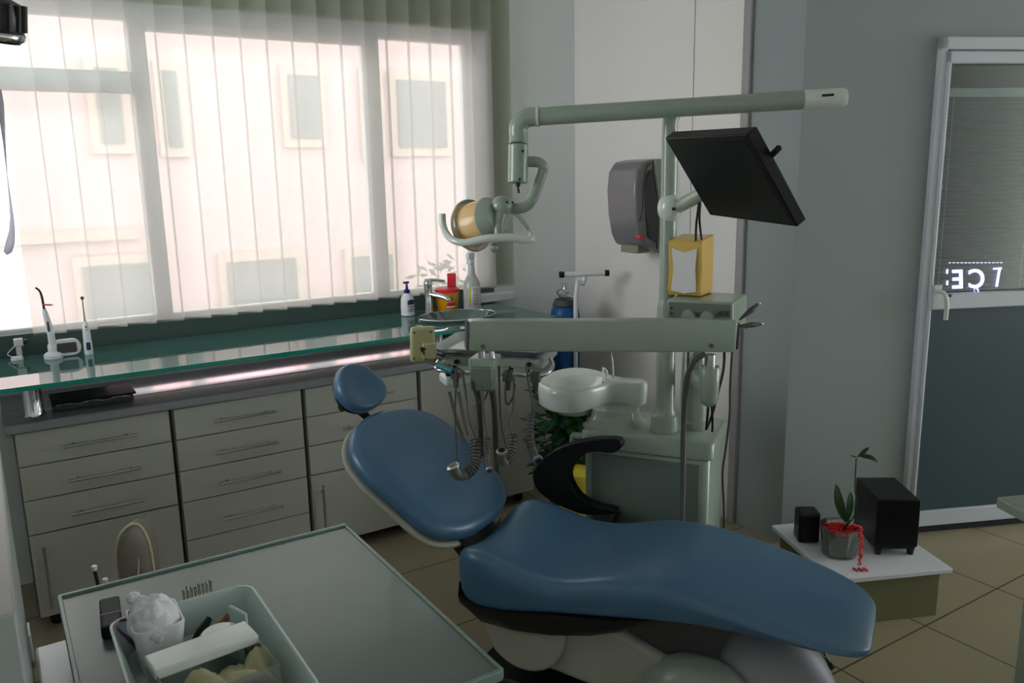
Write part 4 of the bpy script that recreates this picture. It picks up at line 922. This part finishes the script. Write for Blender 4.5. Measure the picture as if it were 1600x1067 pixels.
# armrest on the far side
ap = []
for x, y in ((973, 692), (970, 700), (958, 706), (940, 704), (922, 705), (908, 713), (898, 724), (892, 738), (894, 752), (903, 768), (915, 779), (935, 788), (955, 792), (966, 797), (958, 800), (940, 802), (915, 801), (895, 795), (870, 784), (852, 772), (842, 762), (836, 748), (837, 734), (848, 717), (866, 703), (885, 694), (905, 688), (930, 684), (955, 683), (968, 685)):
    ap.append(K.atv(x, y, .325))
am = MB().prism(fine(ap, 2), lambda a_, b_, q: K(a_, q, b_), .305, .352).build('armrest', M_blackg, chair, bevel=.010, seg=3)
MB().tube([K(.24, .20, .385), K(.26, .315, .42), K(.28, .325, .475)], .016, 12).build('armrest_mount', M_black, chair)
# base: link arms, domes and floor plate
cp = lambda c_, r_, e_, n=14: [(c_[0]+r_*math.cos(a), c_[1]+r_*math.sin(a)) for a in [math.pi*k/n+e_ for k in range(n+1)]]
st_ = cp((.14, .262), .150, R(75))+cp((.78, .10), .07, R(255))
MB().prism(st_, lambda a_, b_, q: K(a_, q, b_), -.17, .17).build('link_arm_cover', M_shell, chair, bevel=.02, seg=4)
st_ = cp((.14, .240), .148, R(0), 26)[:-1]+cp((.14, .240), .148, math.pi, 26)[:-1]
MB().prism(st_, lambda a_, b_, q: K(a_, q, b_), -.195, .195).build('link_disc', M_shell, chair, bevel=.012, seg=3)
MB().prism([(.38, .29), (.72, .40), (.80, .40), (.76, .27), (.62, .22)], lambda a_, b_, q: K(a_, q, b_), -.14, .14).build('lift_plate', M_dgrey, chair, bevel=.006)
def dome(cu_, cv_, ru, rv, rz, name, z0=0, mt=None):
    mb = MB(); rings = []
    for i in range(11):
        ph = R(90*i/10); k = max(math.cos(ph)**.75, .002)
        rings.append([K(cu_+ru*k*math.cos(2*math.pi*j/36), cv_+rv*k*math.sin(2*math.pi*j/36), z0+rz*math.sin(ph)) for j in range(36)])
    return mb.loft(rings).build(name, mt or M_shell, chair, angle=60)
dome(.84, .02, .27, .19, .315, 'base_dome', 0, mat('base_grey_plastic', (140, 142, 146), .45, noise=.03))
dome(.71, -.17, .20, .13, .275, 'pedal_dome', 0, M_dental)
pl_ = [(.02, -.2), (.85, -.20), (.95, -.1), (.95, .12), (.85, .2), (.02, .2), (-.06, .1), (-.06, -.1)]
MB().prism(pl_, lambda a_, b_, q: K(a_, b_, q), 0, .045).build('floor_plate', M_black, chair, bevel=.01)
cable_ = [((1215, 1000), (1250, 1012), (1275, 1025), (1300, 1046)), ((1230, 998), (1262, 1020), (1290, 1028), (1302, 1044)), ((1262, 1004), (1282, 1012), (1298, 1040))]
for k, cc in enumerate(cable_):
    P_ = [vec(atz(x, y, z_)) for (x, y), z_ in zip(cc, (.16, .10, .03, .010))] if len(cc) == 4 else [vec(atz(x, y, z_)) for (x, y), z_ in zip(cc, (.14, .06, .010))]
    tag(MB().tube(P_, .005, 8, 5).build('cable', M_black), ('black cable on the floor below the leg rest, lowest of three strands', 'black cable on the floor below the leg rest, middle strand', 'short black cable end below the leg rest, nearest the bench')[k], 'cable')
# ================================================================ LOW BENCH WITH SPEAKERS AND ORCHID
bn = thing('low_bench', 'low bench with white top and olive side panel by the door wall', 'bench', DF(.09, -.48, 0))
MB().box((-.16, -.72, .182), (.325, -.22, .20), DF).build('bench_top', M_pale, bn, bevel=.002)
MB().box((-.13, -.70, 0), (.285, -.682, .182), DF).box((-.13, -.26, 0), (.285, -.245, .182), DF).box((-.13, -.682, 0), (-.112, -.26, .182), DF).box((.267, -.682, 0), (.285, -.26, .182), DF).build('side_panels', M_olive, bn)
sb = thing('subwoofer', 'large black box subwoofer on the white bench', 'speaker', DF(.17, -.46, .2))
SF = Frame((2.798, 1.792), -35.4)
MB().box((0, .012, .222), (.157, .25, .430), SF).build('cabinet_body', M_black, sb, bevel=.004)
MB().box((-.002, 0, .236), (.159, .012, .432), SF).build('front_grille', M_blackg, sb, bevel=.004)
MB().tube([SF(.08, -.002, .34), SF(.08, .002, .34)], .035, 24).build('bass_port', M_blackg, sb)
for a_, b_ in ((.016, .02), (.141, .02), (.016, .235), (.141, .235)): MB().tube([SF(a_, b_, .2), SF(a_, b_, .224)], [.012, .015], 12).build('foot', M_black, sb)
MB().box((.159, .03, .24), (.172, .20, .36), SF).build('side_control_panel', M_black, sb, bevel=.004)
sp = thing('satellite_speaker', 'small black satellite speaker at the left end of the bench', 'speaker', (2.69, 2.04, .2))
QF = Frame((2.640, 2.028), -36)
MB().box((0, .008, .201), (.085, .09, .328), QF).build('speaker_body', M_black, sp, bevel=.010, seg=3)
MB().box((.006, 0, .208), (.079, .009, .321), QF).build('speaker_grille', M_blackg, sp, bevel=.004)
pc = DF(-.025, -.52, .2)
op = thing('orchid_pot', 'orchid in a clear glass pot topped with red beads on the bench', 'plant', pc)
MB().lathe([(.058, 0), (.064, .004), (.076, .115), (.078, .12), (.075, .12), (.062, .010), (.0, .008)], pc, n=32).build('glass_pot', M_cleargl, op)
MB().lathe([(.058, .011), (.070, .088), (.0, .090)], pc, n=28).build('bark_soil', M_soil, op)
bd_ = MB()
for k in range(240):
    a_ = random.uniform(0, 6.28); r_ = .066*random.random()**.5; bd_.ball(pc+V(math.cos(a_)*r_, math.sin(a_)*r_, .094+random.uniform(0, .010)), .0055, n=6, m_=4)
rb = bd_.build('red_bead_topping', M_redbead, op); rb['kind'] = 'stuff'
st = MB().tube([pc+V(0, 0, .09), vec(atd(1338, 800, 3.18)), vec(atd(1336, 760, 3.18)), vec(atd(1338, 715, 3.18))], [.004, .003, .003, .0025], 8, 4)
st.build('flower_stem', M_green, op)
def leaf(pts, wd_, name='leaf'):
    P_ = [vec(atd(*q_)) for q_ in pts]; n = len(P_); mb = MB(); rows = []
    vd = V(_fw[0], _fw[1], 0)
    for i, q in enumerate(P_):
        t_ = i/(n-1); w_ = wd_*math.sin(math.pi*min(.97, max(.06, t_**.8))); dd = (P_[min(i+1, n-1)]-P_[max(i-1, 0)]).normalized(); sdv = dd.cross(vd).normalized()
        rows.append([q-sdv*w_, q-sdv*w_*.5-vd*w_*.25, q-vd*w_*.35*0+vd*.002, q+sdv*w_*.5-vd*w_*.25, q+sdv*w_])
    vs = [p_ for r_ in rows for p_ in r_]; fs = [(i*5+j, i*5+j+1, i*5+j+6, i*5+j+5) for i in range(n-1) for j in range(4)]
    o = mb.add(vs, fs).build(name, M_green, op, sub=1); o.modifiers.new('s', 'SOLIDIFY').thickness = .002
leaf([(1322, 816, 3.16), (1316, 800, 3.15), (1311, 780, 3.15), (1309, 765, 3.16), (1306, 757, 3.17)], .022)
leaf([(1324, 818, 3.16), (1327, 800, 3.14), (1330, 785, 3.14), (1330, 772, 3.15), (1328, 769, 3.15)], .017)
leaf([(1340, 714, 3.18), (1348, 708, 3.18), (1354, 702, 3.18), (1358, 699, 3.18)], .011)
leaf([(1342, 712, 3.18), (1352, 712, 3.17), (1364, 715, 3.17), (1371, 722, 3.17)], .011)
leaf([(1338, 714, 3.18), (1334, 713, 3.18), (1330, 712, 3.18)], .004)
sg_ = MB(); P_ = [vec(atd(*q_)) for q_ in ((1333, 820, 3.10), (1343, 823, 3.10), (1345, 840, 3.10), (1344, 860, 3.10), (1342, 884, 3.11))]
path = []
for i in range(4):
    for k in range(9): path.append(P_[i].lerp(P_[i+1], k/9))
for i, q in enumerate(path): sg_.ball(q+V(.004*math.sin(i*2.1), 0, 0), .0042, n=6, m_=4); sg_.ball(q+V(.009, .003*math.sin(i), -.003), .0042, n=6, m_=4)
for k in range(9): q = vec(atz(1334+k*2.6, 888+(k % 3)*1.5, .205)); sg_.ball(q, .005, n=6, m_=4)
tag(sg_.build('red_bead_string', M_redbead), 'string of small red beads draped over the orchid pot onto the bench', 'beads')
# ================================================================ DESK CORNER AT THE RIGHT EDGE
dk = thing('desk', 'white desk corner with a panel side at the right edge of the room', 'desk', DF(.4, -1.6, 0))
MB().box((-.02, -2.3, .715), (1.2, -1.30, .75), DF).build('desk_top', M_dental, dk, bevel=.008, seg=3)
MB().box((.07, -2.25, 0), (.09, -1.34, .715), DF).box((.09, -1.36, 0), (1.1, -1.34, .715), DF).build('desk_panels', M_dental, dk, bevel=.003)
# ================================================================ FOREGROUND CART
CX0, CX1, CY0, CY1 = .05, .751, 1.25, 2.076
cart = thing('glass_top_cart', 'white instrument cart with a frosted grey glass top in the foreground', 'cart', (.4, 1.66, 0))
MB().box((CX0, CY0, .738), (CX1, CY1, .746)).build('glass_top', M_tabgl, cart, bevel=.001)
MB().box((CX0-.004, CY1-.006, .728), (CX1+.004, CY1+.006, .752)).box((CX0-.006, CY0, .728), (CX0+.004, CY1, .752)).box((CX1-.004, CY0, .728), (CX1+.006, CY1, .749)).box((CX0, CY0-.006, .728), (CX1, CY0+.004, .75)).build('top_rim', mat('cart_rim', (112, 134, 126), .35, noise=.03), cart, bevel=.002)
MB().box((-.014, CY0+.02, .10), (.66, CY1+.0, .64)).build('cart_body', M_pale, cart, bevel=.006)
for z_ in (.12, .30, .47): MB().box((.0, CY0+.005, z_), (.645, CY0+.02, z_+.155)).build('cart_drawer', M_pale, cart, bevel=.003)
for x in (CX0+.03, .62):
    for y in (CY0+.05, CY1-.04):
        MB().box((x-.015, y-.015, .64), (x+.015, y+.015, .738)).build('top_support', M_pale, cart)
        MB().tube([V(x-.012, y, .04), V(x+.012, y, .04)], .04, 18).tube([V(x, y, .05), V(x, y, .10)], .012, 8).build('caster', M_black, cart)
TZ = .747
wt = thing('plastic_tray', 'large white rectangular plastic tray holding supplies on the glass top cart', 'tray', (.26, 1.5, TZ))
mb = MB(); rings = []
x0, x1, y0, y1 = .118, .405, 1.27, 1.74; cx_, cy_ = (x0+x1)/2, (y0+y1)/2
for z_, k in ((0.001, -.028), (.004, -.022), (.07, -.004), (.074, .0), (.078, .0), (.079, -.005), (.074, -.009), (.01, -.026), (.006, -.034)):
    rings.append([V(cx_+a_, cy_+b_, TZ+z_) for a_, b_ in rrect((x1-x0)/2+k, (y1-y0)/2+k, .035+k*.6, 6)])
mb.loft(rings).build('tray_shell', M_traypl, wt)
TI = TZ+.008
cc = thing('cotton_cup', 'white plastic cup overflowing with cotton wool at the back of the plastic tray', 'cup', (.19, 1.64, TI))
mb = MB(); rings = []
for z_, k in ((0, -.012), (.095, 0), (.098, -.001), (.098, -.004), (.09, -.006), (.012, -.014)):
    rings.append([V(.196+a_, 1.655+b_, TI+z_) for a_, b_ in rrect(.048+k, .060+k, .018, 5)])
mb.loft(rings).build('cup', M_pale, cc)
mb = MB()
mb.ball((.194, 1.652, TI+.088), .049, .060, .046, 28, 18)
for q in ((.178, 1.69, .105, .022), (.165, 1.70, .122, .012), (.205, 1.665, .11, .026), (.19, 1.63, .108, .028), (.212, 1.635, .10, .024)): mb.ball((q[0], q[1], TI+q[2]), q[3], n=16, m_=10)
co = mb.build('cotton_wool', M_cotton, cc, sub=1); tx_ = bpy.data.textures.new('cotton_lumps', 'CLOUDS'); tx_.noise_scale = .02
dm = co.modifiers.new('d', 'DISPLACE'); dm.texture = tx_; dm.strength = .012
ab = thing('lidded_box', 'clear box with pale lid and folded gauze at the front of the plastic tray', 'box', (.25, 1.46, TI))
BXF = Frame((.250, 1.475), 6)
mb = MB().box((-.092, -.13, 0), (.092, -.127, .095), BXF).box((-.092, .035, 0), (.092, .038, .095), BXF).box((-.092, -.127, 0), (-.089, .035, .095), BXF).box((.089, -.127, 0), (.092, .035, .095), BXF)
for o_ in (0,): 
    mb.v = [v_+V(0, 0, TI) for v_ in mb.v]; mb.build('clear_box', M_cleargl, ab)
mb = MB().box((-.094, -.028, .085), (.094, .040, .104), BXF); mb.v = [v_+V(0, 0, TI) for v_ in mb.v]; mb.build('lid', M_dentalw, ab, bevel=.004)
vs = []; fs = []; nx, ny = 26, 14
for j in range(ny+1):
    for i in range(nx+1):
        x_, y_ = -.084+.168*i/nx, -.122+.088*j/ny
        h_ = .055+.018*abs(math.sin(3.1*i/nx*math.pi+1.2*j/ny))+.010*math.sin(9*i/nx+5*j/ny)+.006*random.random()
        vs.append(BXF(x_, y_, TI+h_))
fs = [(j*(nx+1)+i, j*(nx+1)+i+1, (j+1)*(nx+1)+i+1, (j+1)*(nx+1)+i) for j in range(ny) for i in range(nx)]
gz = MB().add(vs, fs).build('folded_gauze', M_pipe, ab, angle=180); gz.modifiers.new('s', 'SOLIDIFY').thickness = .03
rb_ = thing('round_lid', 'round white lid lying behind the clear box in the plastic tray', 'lid', (.30, 1.56, TI))
MB().lathe([(.04, 0), (.042, .004), (.042, .06), (.036, .066), (.0, .068)], V(.302, 1.575, TI), n=30).build('lid_body', M_dentalw, rb_)
MB().obox(V(.343, 1.60, TI+.045), V(.3, -.95, 0).normalized(), V(.95, .3, 0).normalized(), V(0, 0, 1), .03, .004, .045).build('lid_tab', M_traypl, rb_, bevel=.003)
for k, (p0_, p1_, mt_, lb_) in enumerate((((.255, 1.635, .02), (.30, 1.67, .05), M_blackg, 'dark handled tool leaning behind the round lid in the plastic tray'), ((.29, 1.63, .03), (.335, 1.66, .05), M_brown, 'brown wooden handled tool behind the round lid in the plastic tray'))):
    MBt = MB().tube([V(p0_[0], p0_[1], TI+p0_[2]), V(*p0_[:2], TI+p0_[2]).lerp(V(*p1_[:2], TI+p1_[2]), .5), V(p1_[0], p1_[1], TI+p1_[2])], [.006, .010, .007], 12, 3)
    tag(MBt.build('hand_tool', mt_), lb_, 'tool')
P_ = [V(.150, 1.60, TI+.06), V(.140, 1.64, TI+.085), V(.128, 1.665, TI+.085), V(.120+.012, 1.69, TI+.08), V(.145, 1.70, TI+.075), V(.150, 1.69, TI+.07)]
P_ = [vec(atz(x, y, z_)) for x, y, z_ in ((213, 1012, .80), (203, 1000, .82), (187, 985, .835), (184, 974, .835), (192, 968, .83), (204, 971, .80))]
tag(MB().tube(P_, .0032, 8, 5).build('purple_loop', M_purple), 'dark purple plastic loop beside the cotton cup inside the plastic tray', 'loop')
nb = thing('blue_case', 'dark blue flat case lying on the cart left of the plastic tray', 'case', (.125, 1.88, TZ))
BF = Frame((.136, 1.885), -5)
mb = MB().box((-.021, -.075, TZ), (.021, .065, TZ+.03), BF).build('case_body', mat('dark_navy', (16, 27, 38), .65, noise=.05), nb, bevel=.006, seg=3)
MB().box((-.0215, -.02, TZ+.0302), (.0215, -.015, TZ+.0308), BF).build('case_seam', M_black, nb)
bb = thing('bur_block', 'small clear bur block full of upright burs behind the plastic tray', 'bur block', (.31, 1.86, TZ))
BBF = Frame((.312, 1.845), 8)
MB().box((-.036, -.012, TZ), (.036, .014, TZ+.022), BBF).build('block', M_cream, bb, bevel=.002)
for i in range(8):
    for j in range(2):
        x_ = -.030+.0086*i; y_ = -.004+.010*j; h_ = .020+.008*random.random()
        MB().tube([BBF(x_, y_, TZ+.022), BBF(x_, y_, TZ+.022+h_), BBF(x_, y_, TZ+.027+h_)], [.0009, .0009, .0016], 6).build('bur', M_dgrey if (i+j) % 3 else M_brown, bb)
b2 = thing('bur_block', 'short row of burs between the dark blue case and the cotton cup', 'bur block', (.17, 1.86, TZ))
MB().box((.160, 1.80, TZ), (.186, 1.85, TZ+.012)).build('block', M_cream, b2, bevel=.002)
for i in range(4): MB().tube([V(.165+.006*i, 1.83+.006*(i % 2), TZ+.012), V(.165+.006*i, 1.83+.006*(i % 2), TZ+.034)], .0012, 6).build('bur', M_brown, b2)
# tall white cabinet beside the cart, at the photograph's left edge
tc_ = thing('tall_cabinet', 'tall narrow white cabinet side at the left edge beside the cart', 'cabinet', (-.3, 1.7, 0))
MB().box((-.5, 1.25, 0), (-.024, 2.10, 1.12)).build('cabinet_body', mat('cabinet_grey', (150, 156, 154), .4, noise=.03), tc_, bevel=.004)
MB().box((-.024, 2.02, .62), (-.018, 2.09, .70)).build('latch_plate', M_pvc, tc_, bevel=.002)
# stool behind the cart
sx, sy = .262, 2.42
so = thing('stool', 'beige leather stool whose padded backrest shows above the cart', 'stool', (sx, sy, 0))
sbp = [(-.055, 0), (-.068, .06), (-.066, .12), (-.050, .165), (-.02, .190), (.012, .195), (.038, .178), (.058, .13), (.064, .06), (.055, 0)]
sbp = [(a_*.70, b_) for a_, b_ in sbp]
mb = MB(); rings = []
SD = V(.55, .83, 0)
for q, k in ((-.030, .45), (-.026, .80), (-.014, .95), (.0, 1.0), (.012, .98), (.024, .88), (.032, .60)):
    rings.append([V(sx+a_*k, sy, .565+.09+(b_-.09)*k)+SD*q*1.3 for a_, b_ in fine(sbp, 2)])
mb.loft(rings).build('backrest', M_beige, so, angle=60)
mb = MB(); mb.tube([V(sx+a_*.97, sy, .565+.09+(b_-.09)*.97)-SD*.018 for a_, b_ in fine(sbp, 2)], .0042, 8)
mb.build('piping', M_pipe, so)
mb = MB(); mb.tube([V(sx+.006+.01*math.sin(k_*.5), sy, .565+.02+.022*k_)-SD*(.041-.0004*k_*k_) for k_ in range(8)], .0025, 8, 3)
mb.build('centre_seam', M_pipe, so)
MB().tube([V(sx, sy+.02, .60), V(sx, sy+.03, .50), V(sx, sy-.10, .42)], .012, 10, 3).build('back_bar', M_chrome, so)
MB().lathe([(.0, .42), (.13, .42), (.14, .44), (.135, .47), (.10, .48), (.0, .48)], (sx, sy-.18, 0), n=30).build('seat', M_beige, so)
MB().tube([V(sx, sy-.18, .08), V(sx, sy-.18, .42)], .02, 14).build('column', M_chrome, so)
for k in range(5):
    a_ = R(72*k+20); e_ = V(sx+.20*math.cos(a_), sy-.18+.20*math.sin(a_), .055)
    MB().tube([V(sx, sy-.18, .09), e_], [.02, .012], 10).build('leg', M_chrome, so)
    MB().tube([e_+V(0, -.01, -.028), e_+V(0, .01, -.028)], .026, 14).build('caster', M_black, so)
# two bright metal rods by the stool
for k, (x, y) in enumerate(((147, 884), (164, 904))):
    q = vec(aty(x, y, 2.16)); t_ = thing('metal_rod', ('tall thin chrome tipped rod standing behind the cart, left of the beige stool', 'short chrome tipped rod rising just above the rear edge of the cart')[k], 'dental tool', (q.x, q.y, .60))
    MB().tube([V(q.x+.012, q.y, .60), q-V(0, 0, .012)], .0045, 10).build('rod', M_black if k == 0 else M_chrome, t_)
    MB().tube([q-V(.0, 0, .012), q], [.0055, .0065], 12).build('bright_tip', M_pale, t_)
MB_ = MB().box((.10, 2.12, .56), (.20, 2.20, .60)); tag(MB_.build('rod_holder', M_black, bevel=.004), 'black holder box fixed behind the cart carrying two chrome rods', 'holder')
MB_h2 = MB().box((.10, 2.078, .57), (.20, 2.12, .59)).build('holder_bracket', M_black, cart)
# black ribbed device at the upper left corner
lc = vec(atd(-3, 24, 1.3))
bl = thing('ribbed_lamp', 'black ribbed lamp head with a chrome rim at the upper left corner', 'lamp', lc)
MB().lathe([(.010, -.03), (.032, -.02), (.036, .0), (.036, .03), (.030, .04)], lc, (-.1, .2, -1), 30).build('lamp_head', M_black, bl)
MB().lathe([(.037, .024), (.0385, .027), (.0385, .033), (.036, .036), (.030, .036)], lc, (-.1, .2, -1), 30).build('chrome_rim', M_chrome, bl)
ax_ = V(-.1, .2, -1).normalized(); sx_ = ax_.orthogonal().normalized(); sy_ = ax_.cross(sx_)
for k in range(16):
    a_ = 2*math.pi*k/16; dd = sx_*math.cos(a_)+sy_*math.sin(a_)
    MB().obox(lc+dd*.037+ax_*.0, dd, ax_, dd.cross(ax_), .003, .020, .0018).build('cooling_rib', M_dgrey, bl)
MB().tube([lc-ax_*.03, lc-ax_*.10+V(-.05, 0, .03), V(lc.x-.10, lc.y, 2.4), V(lc.x-.12, lc.y, CEIL)], .009, 10, 4).build('ceiling_stem', M_black, bl)
# ---------------------------------------------------------------- groups of repeats
for key, grp in (('cabinet', 'white cabinets under the worktop'), ('instrument_hose', 'hoses and cords hanging from the instrument tray'), ('supply_hose', 'thick grey supply hoses behind the backrest'),
                 ('monitor_cable', 'black cables behind the monitor'), ('metal_rod', 'chrome tipped rods behind the cart'), ('handpiece', 'handpieces at the side of the scaler box'),
                 ('bur_block', 'bur blocks on the cart'), ('hand_tool', 'hand tools in the plastic tray'), ('cable', 'cables around the dental unit and chair')):
    for o in list(C.objects):
        if o.parent is None and o.name.split('.')[0] == key and 'label' in o: o['group'] = grp
